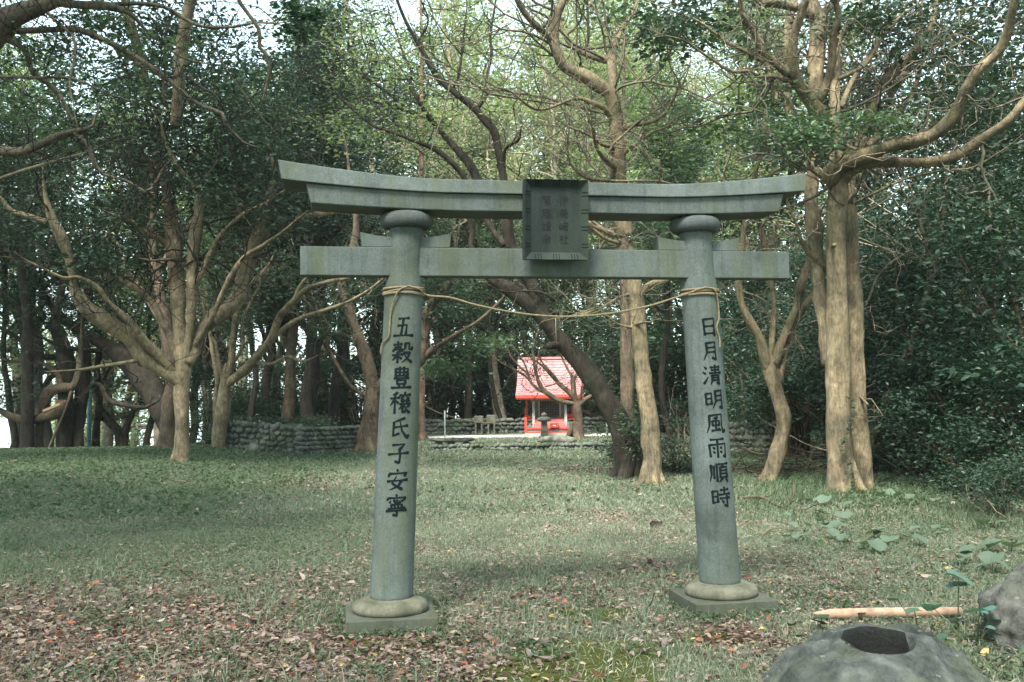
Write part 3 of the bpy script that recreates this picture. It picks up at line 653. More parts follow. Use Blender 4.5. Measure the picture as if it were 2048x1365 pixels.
t.limb(2, [(915, 110, 24), (860, 70, 18), (790, 40, 15), (720, -20, 10), (600, -60, 7)], -1.5)
t.limb(2, [(1060, 350, 14), (1120, 220, 16), (1180, 90, 14), (1240, 20, 13), (1330, -60, 10), (1450, -120, 6)], -1.0)
t.limb(2, [(1000, 250, 9), (960, 200, 9), (900, 190, 8), (830, 195, 6)], -1.0)
t.limb(1, [(860, 1250, 9), (800, 1260, 8), (880, 1110, 7)], -0.5)
t.twigs(60, 2.4, .2, .024, .25, .06, 5, box=(-50, 0, 640, 620)); t.twigs(150, 1.5, 0.09, 0.014)
for a in [(330, 130, 130, 90), (200, 210, 120, 110), (440, 210, 110, 90), (320, 310, 140, 70), (500, 300, 90, 100), (120, 330, 110, 80), (230, 420, 100, 60), (430, 380, 90, 50), (560, 420, 60, 60), (60, 450, 80, 70), (180, 520, 80, 40), (300, 30, 160, 60)]:
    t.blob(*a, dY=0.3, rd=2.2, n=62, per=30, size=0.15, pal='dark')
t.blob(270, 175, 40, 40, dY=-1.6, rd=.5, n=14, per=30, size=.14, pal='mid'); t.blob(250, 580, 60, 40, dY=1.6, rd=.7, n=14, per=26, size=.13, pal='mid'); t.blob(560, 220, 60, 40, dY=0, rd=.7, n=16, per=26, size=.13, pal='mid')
t.limb(0, [(352, 250, 12), (370, 60, 12), (420, -120, 11), (520, -330, 9), (640, -560, 6)], -5); t.limb(0, [(300, 200, 10), (250, 0, 9), (200, -200, 8), (220, -420, 5)], -4)
for k in range(70):   # upper crown out of view, sprays added to shade the lawn at the left
    c = np.array([-12 + 9 * t.rs.rand(), 14 + 9 * t.rs.rand(), 11.6 + 3.2 * t.rs.rand()]); t.lv.append(spray(c + t.rs.normal(size=(5, 3)) * .6, .42, 30, .16, 'dark', t.rs))
t.done(M_LEAFD)

t = Tree('stout_tree', 'thick rough brown trunk close behind the many-limbed spreading tree', 'brown', base=(332, 915), seed=2)
t.limb(2, [(905, 1275, 62), (915, 1150, 48), (925, 1000, 40), (940, 860, 36), (930, 700, 36), (905, 560, 34), (880, 400, 30), (850, 250, 26), (830, 80, 22), (840, -120, 18), (830, -300, 12)], 0.5)
t.limb(2, [(900, 560, 20), (800, 400, 16), (700, 250, 12), (640, 100, 8)], 2); t.limb(2, [(860, 260, 16), (960, 100, 14), (1080, -60, 9)], 1)
t.twigs(40, 1.6, .1)
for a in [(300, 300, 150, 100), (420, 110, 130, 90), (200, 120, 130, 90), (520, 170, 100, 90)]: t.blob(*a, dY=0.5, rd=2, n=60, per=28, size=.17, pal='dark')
t.done(M_LEAFD)

t = Tree('forked_tree', 'smooth low-forking olive tree leaning right beside the dark dry-stone wall', 'tan', base=(438, 916), seed=3)
t.limb(2, [(1190, 1290, 36), (1195, 1150, 38), (1215, 1020, 38), (1225, 900, 32), (1232, 850, 28)]).flare(.18)
t.limb(2, [(1240, 870, 24), (1340, 790, 26), (1420, 700, 24), (1480, 620, 22), (1530, 500, 19), (1600, 420, 18), (1680, 350, 15), (1800, 310, 11), (1911, 290, 8), (2020, 250, 6)], -2.0)
t.limb(2, [(1480, 620, 17), (1560, 560, 14), (1640, 510, 12), (1760, 470, 10), (1911, 415, 8), (2020, 350, 6)], 0.8)
t.limb(2, [(1385, 750, 11), (1480, 760, 9), (1570, 720, 8), (1640, 745, 6), (1700, 730, 4)], -1)
t.limb(2, [(1228, 860, 20), (1260, 750, 17), (1270, 620, 16), (1290, 480, 14), (1320, 400, 11), (1390, 300, 7)], 0.6)
t.limb(2, [(1222, 860, 15), (1195, 760, 12), (1180, 660, 11), (1150, 600, 8), (1120, 480, 6)], -.6)
t.limb(2, [(1180, 1120, 17), (1178, 950, 14), (1185, 850, 12), (1160, 700, 10), (1140, 560, 6)], 1)
t.limb(2, [(1285, 740, 8), (1330, 650, 7), (1320, 540, 6), (1380, 400, 6), (1420, 330, 5)], -1)
t.limb(2, [(1600, 420, 10), (1640, 330, 9), (1740, 230, 7), (1850, 190, 5)], .6)
t.twigs(90, 1.4, .07, .011)
for a in [(560, 540, 80, 50), (480, 640, 60, 40), (640, 600, 70, 60), (420, 600, 50, 40)]: t.blob(*a, dY=.8, rd=1.6, n=20, per=26, size=.14, pal='dark')
t.done()

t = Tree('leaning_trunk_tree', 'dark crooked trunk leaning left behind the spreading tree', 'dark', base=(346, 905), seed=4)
t.limb(2, [(945, 1260, 60), (915, 1080, 60), (840, 920, 64), (765, 820, 68), (690, 730, 60), (580, 660, 38), (450, 590, 27), (330, 500, 22), (240, 380, 16), (160, 200, 10)], 1)
t.limb(2, [(690, 735, 30), (660, 560, 26), (600, 380, 20), (560, 160, 14)], 2)
t.twigs(40, 1.8, .12)
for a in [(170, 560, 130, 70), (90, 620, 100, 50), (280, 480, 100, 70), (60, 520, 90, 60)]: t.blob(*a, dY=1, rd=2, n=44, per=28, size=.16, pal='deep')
t.done(M_LEAFD)

t = Tree('twisted_tree', 'gnarled tree with a pinkish bent stem and a low curved bough at the far left', 'brown', base=(80, 910), seed=5)
t.limb(2, [(212, 1265, 34), (205, 1170, 29), (215, 1100, 27), (235, 1010, 24), (262, 920, 30), (330, 890, 26), (400, 880, 22), (430, 800, 18), (440, 690, 12)])
t.limb(2, [(345, 960, 26), (330, 1010, 34), (250, 1050, 28), (150, 1065, 25), (60, 1045, 20), (0, 1015, 15), (-90, 960, 10)], -1)
t.limb(2, [(400, 880, 12), (360, 1000, 6), (310, 1120, 7), (260, 1240, 8)], -.6)
t.limb(2, [(340, 895, 18), (300, 800, 13), (180, 740, 9), (60, 745, 7), (-60, 700, 5)], 1)
t.twigs(36, 1.6, .1)
for a in [(40, 700, 90, 60), (120, 640, 90, 50), (20, 790, 60, 30)]: t.blob(*a, dY=.5, rd=1.5, n=24, per=26, size=.15, pal='deep')
t.done()

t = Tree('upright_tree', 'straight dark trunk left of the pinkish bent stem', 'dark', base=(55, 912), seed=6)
t.limb(2, [(152, 1272, 42), (150, 1150, 34), (150, 950, 32), (147, 700, 30), (150, 500, 27), (120, 250, 22), (140, 0, 17), (120, -250, 10)])
t.limb(2, [(150, 520, 16), (60, 400, 12), (-40, 330, 8)], 1); t.limb(2, [(140, 300, 14), (260, 130, 12), (330, -40, 8)], 1)
t.twigs(30, 1.6, .1)
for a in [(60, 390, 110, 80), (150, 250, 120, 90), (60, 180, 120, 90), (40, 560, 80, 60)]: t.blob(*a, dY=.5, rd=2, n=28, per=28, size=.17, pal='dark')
t.done()

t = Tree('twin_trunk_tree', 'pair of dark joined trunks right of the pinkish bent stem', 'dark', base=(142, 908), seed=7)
t.limb(2, [(352, 1260, 46), (358, 1100, 42), (360, 950, 42), (360, 750, 42), (330, 620, 38), (295, 530, 27), (330, 400, 20), (350, 240, 14), (340, 60, 9)])
t.limb(2, [(425, 1250, 38), (425, 1100, 33), (455, 880, 34), (468, 720, 30), (440, 560, 24), (470, 380, 18), (520, 200, 12)], .6, start=.2)
t.limb(2, [(430, 790, 18), (330, 730, 17), (200, 710, 15), (100, 620, 12), (0, 560, 8)], -1.5)
t.limb(2, [(560, 690, 14), (420, 680, 12), (310, 650, 10)], -1.5)
t.limb(2, [(470, 900, 14), (540, 870, 12), (600, 960, 13), (700, 985, 15), (770, 1000, 12), (820, 985, 8)], -1.0)
t.twigs(50, 1.6, .1)
for a in [(180, 620, 80, 50), (120, 470, 100, 70), (260, 640, 60, 40), (220, 330, 110, 90)]: t.blob(*a, dY=.5, rd=1.8, n=26, per=28, size=.16, pal='deep')
t.done()

t = Tree('v_shaped_tree', 'small dark tree splitting low into a V against the bright gap', 'dark', base=(245, 902), seed=8)
t.limb(2, [(672, 1250, 36), (662, 1180, 34), (640, 1120, 24), (590, 1060, 20), (550, 1000, 15), (520, 900, 10), (540, 780, 7)])
t.limb(2, [(665, 1170, 24), (700, 1080, 19), (735, 1000, 14), (790, 930, 9), (800, 820, 6)], .5)
t.limb(2, [(585, 1060, 10), (500, 1060, 8), (430, 1010, 6)], .5)
t.twigs(40, 1.4, .1, .014)
for a in [(240, 820, 60, 24), (200, 770, 70, 30), (290, 790, 40, 30)]: t.blob(*a, dY=.5, rd=1.4, n=18, per=26, size=.15, pal='mid')
t.done()
t = Tree('slender_tree', 'thin dark trunk between the joined trunks and the low V-shaped tree', 'dark', base=(192, 903), seed=9)
t.limb(2, [(520, 1245, 22), (528, 1100, 19), (542, 950, 19), (530, 800, 18), (545, 620, 14), (500, 420, 10), (520, 260, 6)])
t.limb(2, [(540, 900, 10), (600, 780, 8), (640, 700, 5)], .5)
t.twigs(20, 1.3, .1); t.blob(200, 660, 60, 50, dY=.4, rd=1.2, n=20, per=26, size=.15, pal='dark'); t.blob(190, 560, 60, 50, dY=.4, rd=1.2, n=20, per=26, size=.15, pal='dark')
t.done()

t = Tree('curving_tree', 'brown trunk curving up to the left just behind the left torii pillar', 'brown', base=(737, 905), seed=10)
t.limb(0, [(737, 915, 30), (738, 880, 24), (742, 840, 20), (746, 790, 14), (740, 745, 13), (722, 690, 12), (706, 645, 11), (692, 600, 10), (684, 560, 9), (705, 500, 8), (712, 440, 6), (700, 360, 4)]).flare(.33, 6)
t.limb(0, [(746, 790, 9), (770, 760, 10), (800, 735, 12), (838, 722, 12), (850, 690, 10), (846, 655, 10), (862, 610, 9), (880, 590, 8), (905, 560, 6)], -1)
t.limb(0, [(842, 715, 9), (880, 690, 5), (910, 670, 4), (960, 640, 3.5), (1010, 592, 2.5)], -1.5)
t.limb(0, [(848, 690, 6), (857, 660, 5), (860, 630, 4), (868, 600, 3)], -1)
t.limb(0, [(745, 800, 5), (700, 770, 4), (660, 700, 3), (640, 640, 2)], .5)
t.twigs(70, 1.6, .09, .013)
for a in [(880, 610, 50, 40), (900, 570, 50, 30), (700, 560, 60, 50), (860, 545, 40, 25), (660, 640, 40, 50)]: t.blob(*a, dY=-.5, rd=1.4, n=22, per=28, size=.15, pal='dark')
t.blob(900, 735, 60, 24, dY=1, rd=1.5, n=24, per=26, size=.15, pal='mid'); t.blob(940, 690, 60, 30, dY=1, rd=1.5, n=24, per=26, size=.15, pal='mid')
t.done()

t = Tree('cedar_tree', 'straight reddish cedar trunk right beside the left torii pillar in the distance', 'red', base=(841, 880), seed=11)
t.limb(0, [(841, 884, 12), (841, 860, 9.5), (841, 800, 8.6), (841, 740, 8), (842, 650, 7), (842, 500, 6), (843, 300, 5), (843, 60, 3)], sides=14).flare(.22)
for k in range(26):
    y = 840 - k * 27; sx = 1 if k % 2 else -1; L = 18 + 1.4 * k
    t.limb(0, [(841, y, 1.3), (841 + sx * L * .5, y - 3 - k * .2, 1), (841 + sx * L, y + (4 if k > 9 else -16), .6)], (k % 5 - 2) * .7)
for y in range(80, 560, 55): t.blob(842, y, 34 + .06 * y, 30, dY=0, rd=1.2, n=20, per=26, size=.15, pal='dark')
t.done()

# dark tree leaning left through the gate
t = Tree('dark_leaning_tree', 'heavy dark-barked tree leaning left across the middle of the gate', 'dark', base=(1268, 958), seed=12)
t.limb(6, [(1440, 1260, 84), (1425, 1120, 84), (1400, 1000, 80), (1340, 850, 72), (1250, 700, 64), (1170, 580, 62), (1080, 470, 55), (960, 330, 50), (880, 225, 54), (770, 125, 50), (650, 40, 40), (555, -20, 32), (490, -110, 26), (440, -210, 20), (450, -280, 18), (440, -360, 17), (418, -420, 16)]).flare(.32, 6)
t.limb(0, [(1090, 645, 15), (1076, 602, 14), (1063, 568, 13), (1043, 535, 12), (1023, 498, 11.5), (1014, 445, 10.5), (1012, 403, 9), (1006, 352, 8.3), (999, 311, 8), (988, 264, 8), (966, 238, 7.5), (948, 216, 7.5), (911, 187, 6.6), (878, 157, 6.6), (853, 117, 5.5), (834, 84, 4.5), (812, 44, 3.6), (794, 0, 3), (780, -40, 2)], -1.0)
t.limb(3, [(1112, 930, 12), (1118, 820, 10), (1150, 790, 9), (1190, 770, 9), (1205, 738, 6)], -.5)
t.limb(3, [(1120, 1340, 18), (1065, 1270, 18), (1022, 1200, 18), (1000, 1080, 22), (965, 970, 24), (920, 890, 24), (840, 800, 18), (770, 720, 15), (720, 660, 14), (640, 540, 11), (600, 450, 10), (612, 400, 8), (560, 280, 6), (520, 160, 4)], 1.2)
t.limb(3, [(930, 1170, 15), (915, 1050, 16), (890, 960, 17), (820, 880, 16), (740, 820, 13), (600, 760, 10), (450, 705, 9), (400, 690, 8), (300, 610, 6), (200, 520, 5), (100, 450, 4)], -1.0)
t.limb(3, [(720, 658, 11), (600, 610, 12), (500, 580, 8), (420, 560, 7), (340, 530, 5), (250, 500, 4)], .6)
t.limb(3, [(570, 585, 10), (480, 510, 9), (400, 450, 8), (335, 400, 7), (370, 300, 5), (340, 200, 4), (330, 100, 3)], .6)
t.limb(3, [(833, 485, 8), (870, 400, 7), (890, 220, 6), (910, 60, 5), (905, -40, 4)], .6)
t.limb(3, [(970, 592, 12), (1040, 480, 10), (1020, 430, 8), (1045, 300, 8), (1040, 200, 7), (1060, 60, 6), (1075, -40, 5)], .5)
t.limb(3, [(330, 400, 5), (240, 330, 4), (180, 220, 3), (130, 60, 3)], .6); t.limb(3, [(640, 235, 6), (700, 120, 5), (660, 0, 4)], -.5)
t.limb(3, [(600, 450, 5), (520, 330, 4), (430, 220, 4), (380, 60, 3)], .8); t.limb(3, [(880, 300, 5), (800, 200, 4), (700, 60, 3)], .5)
t.limb(6, [(1010, 410, 20), (960, 405, 24), (915, 412, 22)], -.3)
t.limb(6, [(960, 130, 8), (880, 80, 7), (780, 70, 6), (690, 75, 4)], -.8); t.limb(6, [(985, 110, 8), (1070, 55, 7), (1200, 80, 7), (1380, 95, 7)], -.3)
t.twigs(120, 1.5, .07, .011)
for a in [(760, 190, 130, 70), (900, 120, 120, 70), (720, 90, 90, 60), (860, 250, 90, 50), (960, 40, 110, 50), (690, 260, 70, 50), (1010, 200, 70, 60)]: t.blob(*a, dY=.4, rd=1.6, n=24, per=22, size=.10, pal='light', spread=.3)
t.blob(1190, 600, 30, 40, dY=-.2, rd=.5, n=8, per=16, size=.09, pal='mid'); t.blob(1265, 870, 30, 70, dY=-.55, rd=.3, n=22, per=20, size=.07, pal='mid', spread=.15)
t.done()

# pale slender tree up the middle
t = Tree('pale_slender_tree', 'tall pale-barked slender tree just left of the right torii pillar', 'tan', base=(1303, 972), seed=13)
t.limb(6, [(1560, 1285, 68), (1566, 1200, 60), (1568, 1100, 60), (1552, 900, 56), (1520, 700, 50), (1500, 500, 50), (1480, 300, 50), (1460, 100, 50), (1450, 0, 50), (1438, -90, 50)])
t.flare(.19, 6)
t.limb(3, [(1782, 1290, 56), (1762, 1210, 56), (1740, 980, 40), (1736, 850, 42), (1722, 700, 40), (1712, 560, 38), (1690, 500, 38), (1640, 475, 38), (1560, 420, 36), (1450, 370, 32), (1410, 300, 28), (1388, 200, 26), (1400, 90, 24), (1440, 0, 20), (1470, -120, 16)], -1.2)
t.limb(3, [(1705, 520, 26), (1705, 430, 26), (1700, 330, 26), (1720, 230, 22), (1760, 150, 20), (1800, 90, 16), (1850, 0, 12), (1870, -90, 9)], 1)
t.limb(3, [(1690, 335, 22), (1570, 300, 18), (1480, 240, 15), (1440, 180, 12), (1400, 60, 9), (1330, -40, 7)], .8)
t.limb(3, [(1385, 230, 16), (1300, 150, 19), (1240, 90, 18), (1185, 0, 16), (1150, -80, 12)], -.8)
t.limb(3, [(1722, 690, 16), (1670, 600, 18), (1590, 560, 14), (1500, 540, 10), (1300, 600, 8), (1150, 500, 6), (1080, 480, 4)], -1.6)
t.limb(3, [(1740, 740, 18), (1770, 700, 16), (1830, 680, 14), (1911, 670, 12), (1990, 620, 9), (2050, 520, 6)], -.8)
t.limb(3, [(1738, 810, 16), (1690, 800, 14), (1650, 790, 12), (1580, 740, 8), (1480, 700, 5)], -1.2)
t.limb(3, [(1745, 930, 16), (1700, 900, 14), (1655, 860, 12), (1615, 800, 8), (1600, 720, 5)], -1.5)
t.limb(3, [(1750, 860, 14), (1800, 810, 11), (1850, 780, 9), (1911, 730, 7), (2010, 690, 5)], -1.0)
t.limb(3, [(1735, 985, 12), (1640, 985, 10), (1560, 970, 9), (1480, 900, 8), (1460, 800, 6), (1470, 700, 4)], -1.0)
t.limb(3, [(1750, 1330, 10), (1660, 1300, 10), (1560, 1215, 14), (1690, 1270, 16), (1720, 1290, 10)], -.7)
t.limb(6, [(1500, 90, 26), (1540, 40, 22), (1600, 10, 18), (1670, 0, 12), (1760, -60, 8)], -.8)
t.limb(6, [(1420, 300, 8), (1480, 270, 10), (1520, 262, 8), (1560, 264, 4)], -.6); t.limb(6, [(1450, 90, 10), (1380, 100, 8), (1230, 180, 6), (1080, 225, 4)], -1.2)
t.limb(6, [(1470, 300, 7), (1340, 270, 6), (1250, 180, 5), (1200, 150, 4)], -.8)
t.twigs(34, 2.6, .2, .026, .22, .1, 5, box=(1080, -100, 1420, 470)); t.twigs(150, 1.3, .06, .010, .45)
for a in [(1180, 200, 120, 70), (1130, 80, 100, 60), (1330, 80, 100, 60), (1330, 250, 90, 60), (1060, 180, 60, 50)]: t.blob(*a, dY=.6, rd=1.6, n=18, per=20, size=.10, pal='light', spread=.3, twig=False)
t.blob(1250, 30, 60, 30, dY=0, rd=.8, n=14, per=26, size=.12, pal='mid')
t.done()

# the big multi-trunked tree at the right
t = Tree('great_tree', 'largest tree, several smooth tan trunks grown together right of the torii', 'tan', base=(1692, 988), seed=14)
t.limb(5, [(955, 1370, 75), (950, 1290, 69), (940, 1100, 62), (935, 900, 61), (930, 700, 59), (930, 500, 51), (926, 300, 51), (920, 100, 49), (925, 0, 49), (935, -140, 46), (930, -330, 41)]).flare(.22, 7)
t.limb(5, [(880, 700, 33), (868, 520, 28), (845, 400, 31), (830, 200, 34), (812, 0, 37), (800, -120, 36), (810, -260, 31), (805, -400, 26)], .5, start=.1)
t.limb(5, [(1085, 1380, 44), (1062, 1200, 42), (1036, 1000, 43), (1016, 700, 49), (1010, 400, 44), (1002, 200, 39), (992, 0, 37), (985, -140, 34), (990, -300, 30)], .4, start=.25)
t.limb(4, [(940, 640, 44), (915, 600, 42), (880, 560, 36), (835, 500, 35), (792, 430, 38), (780, 300, 28), (790, 180, 25), (830, 60, 22), (855, -20, 20), (870, -100, 15)], -1.3)
t.limb(4, [(765, 405, 25), (690, 350, 22), (620, 290, 20), (570, 180, 18), (520, 110, 16), (490, 0, 14), (470, -100, 10)], -.8)
t.limb(4, [(755, 440, 15), (680, 420, 13), (600, 420, 11), (540, 390, 10), (440, 390, 9), (360, 340, 8), (270, 280, 7), (180, 220, 5), (60, 190, 4)], -1.5)
t.limb(4, [(620, 340, 12), (500, 270, 12), (430, 240, 11), (340, 170, 10), (250, 110, 8), (120, 60, 5)], -.5)
t.limb(4, [(930, 560, 24), (962, 470, 22), (990, 350, 22), (1000, 200, 22), (1030, 100, 18), (1012, 0, 15), (990, -90, 12)], -1.2)
t.limb(4, [(940, 640, 46), (915, 530, 44), (905, 420, 43), (910, 250, 42), (920, 120, 44), (885, 20, 38), (860, -100, 30)], .4)
t.limb(4, [(915, 120, 30), (850, 60, 28), (740, 30, 22), (600, 10, 20), (480, -30, 14)], -.4)
t.limb(4, [(925, 110, 26), (960, 60, 24), (1000, 20, 22), (1060, -50, 16)], .4)
t.limb(4, [(800, 760, 26), (760, 600, 26), (738, 500, 26), (735, 300, 26), (760, 120, 22), (782, 0, 20), (800, -100, 15)], 1.4)
t.limb(4, [(1000, 760, 30), (1010, 590, 29), (1012, 400, 26), (1022, 250, 22), (1050, 180, 20), (1110, 100, 18), (1165, 0, 15), (1200, -90, 10)], 1.0)
t.limb(4, [(980, 1000, 50), (1000, 930, 46), (1060, 895, 40), (1180, 850, 40), (1300, 800, 36), (1430, 770, 34), (1550, 735, 34), (1660, 630, 34), (1720, 500, 31), (1800, 380, 28), (1900, 290, 26), (1950, 180, 25), (1978, 60, 22), (2010, -80, 16)], -2.6)
t.limb(4, [(1040, 1010, 34), (1080, 950, 32), (1140, 912, 28), (1220, 890, 28), (1370, 888, 26), (1500, 888, 26), (1650, 860, 28), (1750, 800, 28), (1870, 720, 26), (1960, 660, 25), (2042, 560, 22), (2130, 430, 17)], -1.4)
t.limb(4, [(1080, 920, 30), (1150, 780, 28), (1200, 640, 28), (1240, 520, 27), (1300, 430, 26), (1400, 330, 25), (1490, 230, 24), (1540, 130, 20), (1565, 20, 16), (1590, -100, 11)], .6)
t.limb(4, [(1180, 800, 22), (1250, 740, 22), (1290, 640, 21), (1310, 540, 18), (1390, 400, 16), (1450, 300, 13), (1470, 100, 9)], 1.6)
t.limb(4, [(985, 445, 12), (1100, 400, 12), (1190, 340, 11), (1260, 220, 10), (1360, 100, 9), (1450, 30, 6)], -.8)
t.limb(4, [(1045, 590, 15), (1085, 480, 14), (1130, 400, 13), (1180, 330, 12), (1290, 160, 10), (1360, 90, 7)], .6)
t.limb(4, [(1310, 640, 15), (1420, 540, 14), (1470, 400, 12), (1500, 300, 10), (1620, 220, 7), (1700, 180, 5)], .6)
t.limb(4, [(1055, 1160, 11), (1120, 1110, 8), (1300, 1020, 7), (1420, 970, 7), (1600, 932, 6), (1750, 920, 5), (1880, 850, 4)], -1.2)
t.limb(4, [(1050, 1140, 9), (1120, 1060, 9), (1160, 960, 9), (1190, 880, 8)], -.6)
t.limb(4, [(945, 975, 12), (900, 945, 9), (870, 920, 8), (880, 850, 6), (930, 830, 5)], -.6)
t.limb(5, [(862, 235, 18), (840, 180, 17), (790, 140, 14), (750, 80, 10), (735, 20, 8), (700, -60, 6)], -.8)
t.limb(4, [(1350, 350, 9), (1420, 340, 9), (1520, 320, 7), (1640, 260, 5)], -.4); t.limb(4, [(1500, 250, 14), (1580, 230, 12), (1680, 190, 8)], .4)
t.limb(4, [(700, 570, 14), (640, 350, 13), (590, 200, 11), (440, 60, 8), (380, -40, 6)], 1.5)
t.limb(5, [(1020, 830, 6), (1050, 860, 6), (1082, 892, 5)], -.4); t.limb(5, [(905, 105, 12), (918, 100, 10)], -.75)
t.twigs(28, 2.6, .22, .032, .32, .10, 5, box=(1380, -200, 2100, 420)); t.twigs(240, 1.3, .09, .012, .5)
for a in [(1660, 250, 110, 22), (1600, 262, 70, 22), (1760, 245, 70, 22), (1640, 290, 60, 18)]: t.blob(*a, dY=-.9, rd=.5, n=17, per=24, size=.12, pal='mid', spread=.18)
for a in [(1880, 50, 150, 60), (1960, 110, 90, 60), (1760, 30, 90, 40), (1400, 30, 110, 50), (1340, 70, 60, 40), (1960, 240, 90, 70), (1900, 200, 60, 60)]: t.blob(*a, dY=.4, rd=1.5, n=30, per=26, size=.13, pal='dark', spread=.24)
for a in [(1480, 260, 90, 50), (1560, 300, 60, 50), (1700, 60, 120, 60), (1580, 180, 70, 50), (1500, 90, 90, 60)]: t.blob(*a, dY=1.2, rd=1.4, n=22, per=24, size=.12, pal='mid', spread=.24)
t.done(M_GLOSS)
m = MB()   # creeper up the great tree's foot
ivy_c = []
for k in range(150):
    q = RS.rand(); px = 1300 + (985 + 25 * math.sin(q * 9) + RS.normal() * 9) / 2.481; py = 450 + (850 + 480 * q) / 2.481
    ivy_c.append(P(px, py, 15.42 - .0))
iv = spray(np.array(ivy_c), .012, 3, .045, 'mid', RS, 1.0)
tag(link('creeper', crown_mesh('creeper', [iv], M_LEAF)), 'small-leaved creeper climbing the foot of the largest tree', 'creeper')

t = Tree('knotty_tree', 'short knotty ochre tree forking into a Y between the right pillar and the largest tree', 'tan', base=(1538, 966), seed=15)
t.limb(5, [(582, 1300, 42), (600, 1230, 36), (625, 1150, 36), (656, 1050, 38), (665, 950, 38), (642, 880, 35), (617, 800, 34), (602, 730, 36), (592, 690, 33)], jit=.22)
t.limb(5, [(590, 720, 28), (570, 650, 25), (540, 560, 24), (490, 470, 23), (457, 400, 18), (440, 290, 16), (452, 150, 16), (470, 0, 14), (495, -130, 11), (520, -260, 7)], -.8, jit=.2)
t.limb(5, [(615, 700, 26), (640, 620, 24), (680, 520, 22), (722, 420, 20), (762, 270, 20), (782, 210, 18), (812, 120, 13), (840, 20, 8)], -.4, jit=.16)
t.limb(5, [(640, 790, 20), (655, 690, 18), (675, 600, 18), (712, 500, 18), (750, 430, 18), (792, 370, 14), (832, 310, 10), (880, 200, 6)], .5, jit=.2)
t.limb(5, [(600, 690, 18), (607, 560, 15), (615, 400, 13), (600, 280, 12), (572, 100, 13), (545, 0, 11), (520, -130, 8), (530, -260, 5)], .3, jit=.16)
t.twigs(40, 1.1, .08, .01)
for a in [(1490, 440, 60, 50), (1550, 400, 50, 40), (1500, 560, 50, 40)]: t.blob(*a, dY=.9, rd=1, n=20, per=26, size=.11, pal='dark', spread=.22)
t.done(M_GLOSS)

t = Tree('thin_leaning_tree', 'thin dark stem leaning right, standing right of the largest tree', 'grey', base=(1733, 915), Y=19.0, seed=16); t.tbk = 'pale'
t.limb(5, [(1075, 1170, 20), (1100, 1050, 20), (1150, 950, 20), (1210, 770, 20), (1280, 640, 20), (1330, 510, 18), (1370, 350, 15), (1400, 200, 13), (1430, 50, 10), (1470, -120, 6)], .5)
t.limb(5, [(1368, 380, 14), (1385, 300, 15), (1402, 200, 16), (1372, 100, 10), (1340, -20, 7)], .8)
t.limb(5, [(1385, 160, 9), (1300, 150, 9), (1210, 180, 9), (1130, 260, 8), (1090, 360, 7)], -.5)
t.limb(5, [(1385, 375, 11), (1440, 430, 11), (1480, 480, 8), (1530, 560, 5)], .3)
t.twigs(12, 3.2, .2, .02, .2, .05); t.twigs(30, 1.2, .08, .01)
for a in [(1860, 430, 80, 50), (1780, 480, 50, 40), (1900, 370, 70, 50)]: t.blob(*a, dY=.8, rd=1, n=24, per=26, size=.11, pal='dark', spread=.22)
t.done(M_GLOSS)
t = Tree('crooked_tree', 'crooked reddish stem half hidden in the dark shrubs at the right', 'red', base=(1885, 920), Y=20.0, seed=17); t.tbk = 'pale'
t.limb(5, [(1450, 1160, 24), (1460, 1000, 24), (1462, 820, 25), (1470, 720, 24), (1460, 645, 22), (1530, 570, 26), (1590, 490, 26), (1630, 390, 24), (1670, 290, 18), (1700, 230, 13), (1760, 120, 9), (1790, 0, 6)], .5, jit=.2)
t.limb(5, [(1590, 490, 14), (1560, 420, 9), (1562, 350, 7), (1590, 250, 5)], .5)
t.twigs(12, 3.2, .2, .02, .2, .05); t.twigs(30, 1.2, .08, .01)
for a in [(1960, 480, 80, 60), (1990, 400, 70, 60), (1900, 540, 60, 40)]: t.blob(*a, dY=.8, rd=1.0, n=26, per=26, size=.11, pal='deep', spread=.22)
t.done(M_GLOSS)

t = Tree('shrine_maple', 'small bowl-shaped dark maple growing in front of the red shrine', 'brown', base=(1150, 880), seed=18)
t.limb(7, [(1045, 1250, 66), (1040, 1150, 52), (1030, 1000, 54), (1010, 880, 60), (1000, 800, 52), (985, 760, 40)]).flare(.26)
t.limb(7, [(985, 780, 34), (930, 760, 30), (820, 740, 30), (720, 700, 28), (640, 650, 30), (560, 580, 28), (500, 480, 24), (470, 350, 20), (440, 200, 18), (430, 60, 14), (460, -60, 10), (500, -200, 7)], -.8)
t.limb(7, [(640, 655, 22), (540, 600, 20), (450, 540, 20), (390, 460, 18), (360, 380, 14), (270, 300, 14), (160, 180, 11), (100, 60, 9), (20, -60, 6)], -.5)
t.limb(7, [(390, 470, 14), (330, 410, 14), (240, 350, 13), (120, 290, 11), (0, 220, 8), (-120, 120, 5)], .4); t.limb(7, [(370, 400, 12), (340, 300, 11), (280, 180, 9), (200, 60, 7), (110, -60, 5)], -.3)
t.limb(7, [(1000, 800, 40), (960, 690, 36), (880, 600, 34), (780, 520, 28), (700, 430, 24), (620, 340, 20), (520, 250, 14), (400, 170, 9), (300, 60, 6)], .5)
t.limb(7, [(780, 520, 18), (720, 420, 16), (640, 330, 13), (560, 240, 10), (500, 130, 8), (540, 0, 6)], -.4)
t.limb(7, [(995, 780, 36), (960, 620, 34), (950, 480, 30), (930, 400, 20), (860, 280, 15), (800, 150, 11), (780, 0, 7)], .2); t.limb(7, [(950, 480, 24), (1000, 380, 20), (1060, 280, 14), (1100, 150, 9)], .3)
t.limb(7, [(1010, 800, 34), (1090, 720, 30), (1180, 670, 26), (1260, 640, 18), (1360, 560, 10)], .2); t.limb(7, [(1020, 780, 24), (1060, 640, 20), (1080, 520, 16), (1180, 440, 9)], .2)
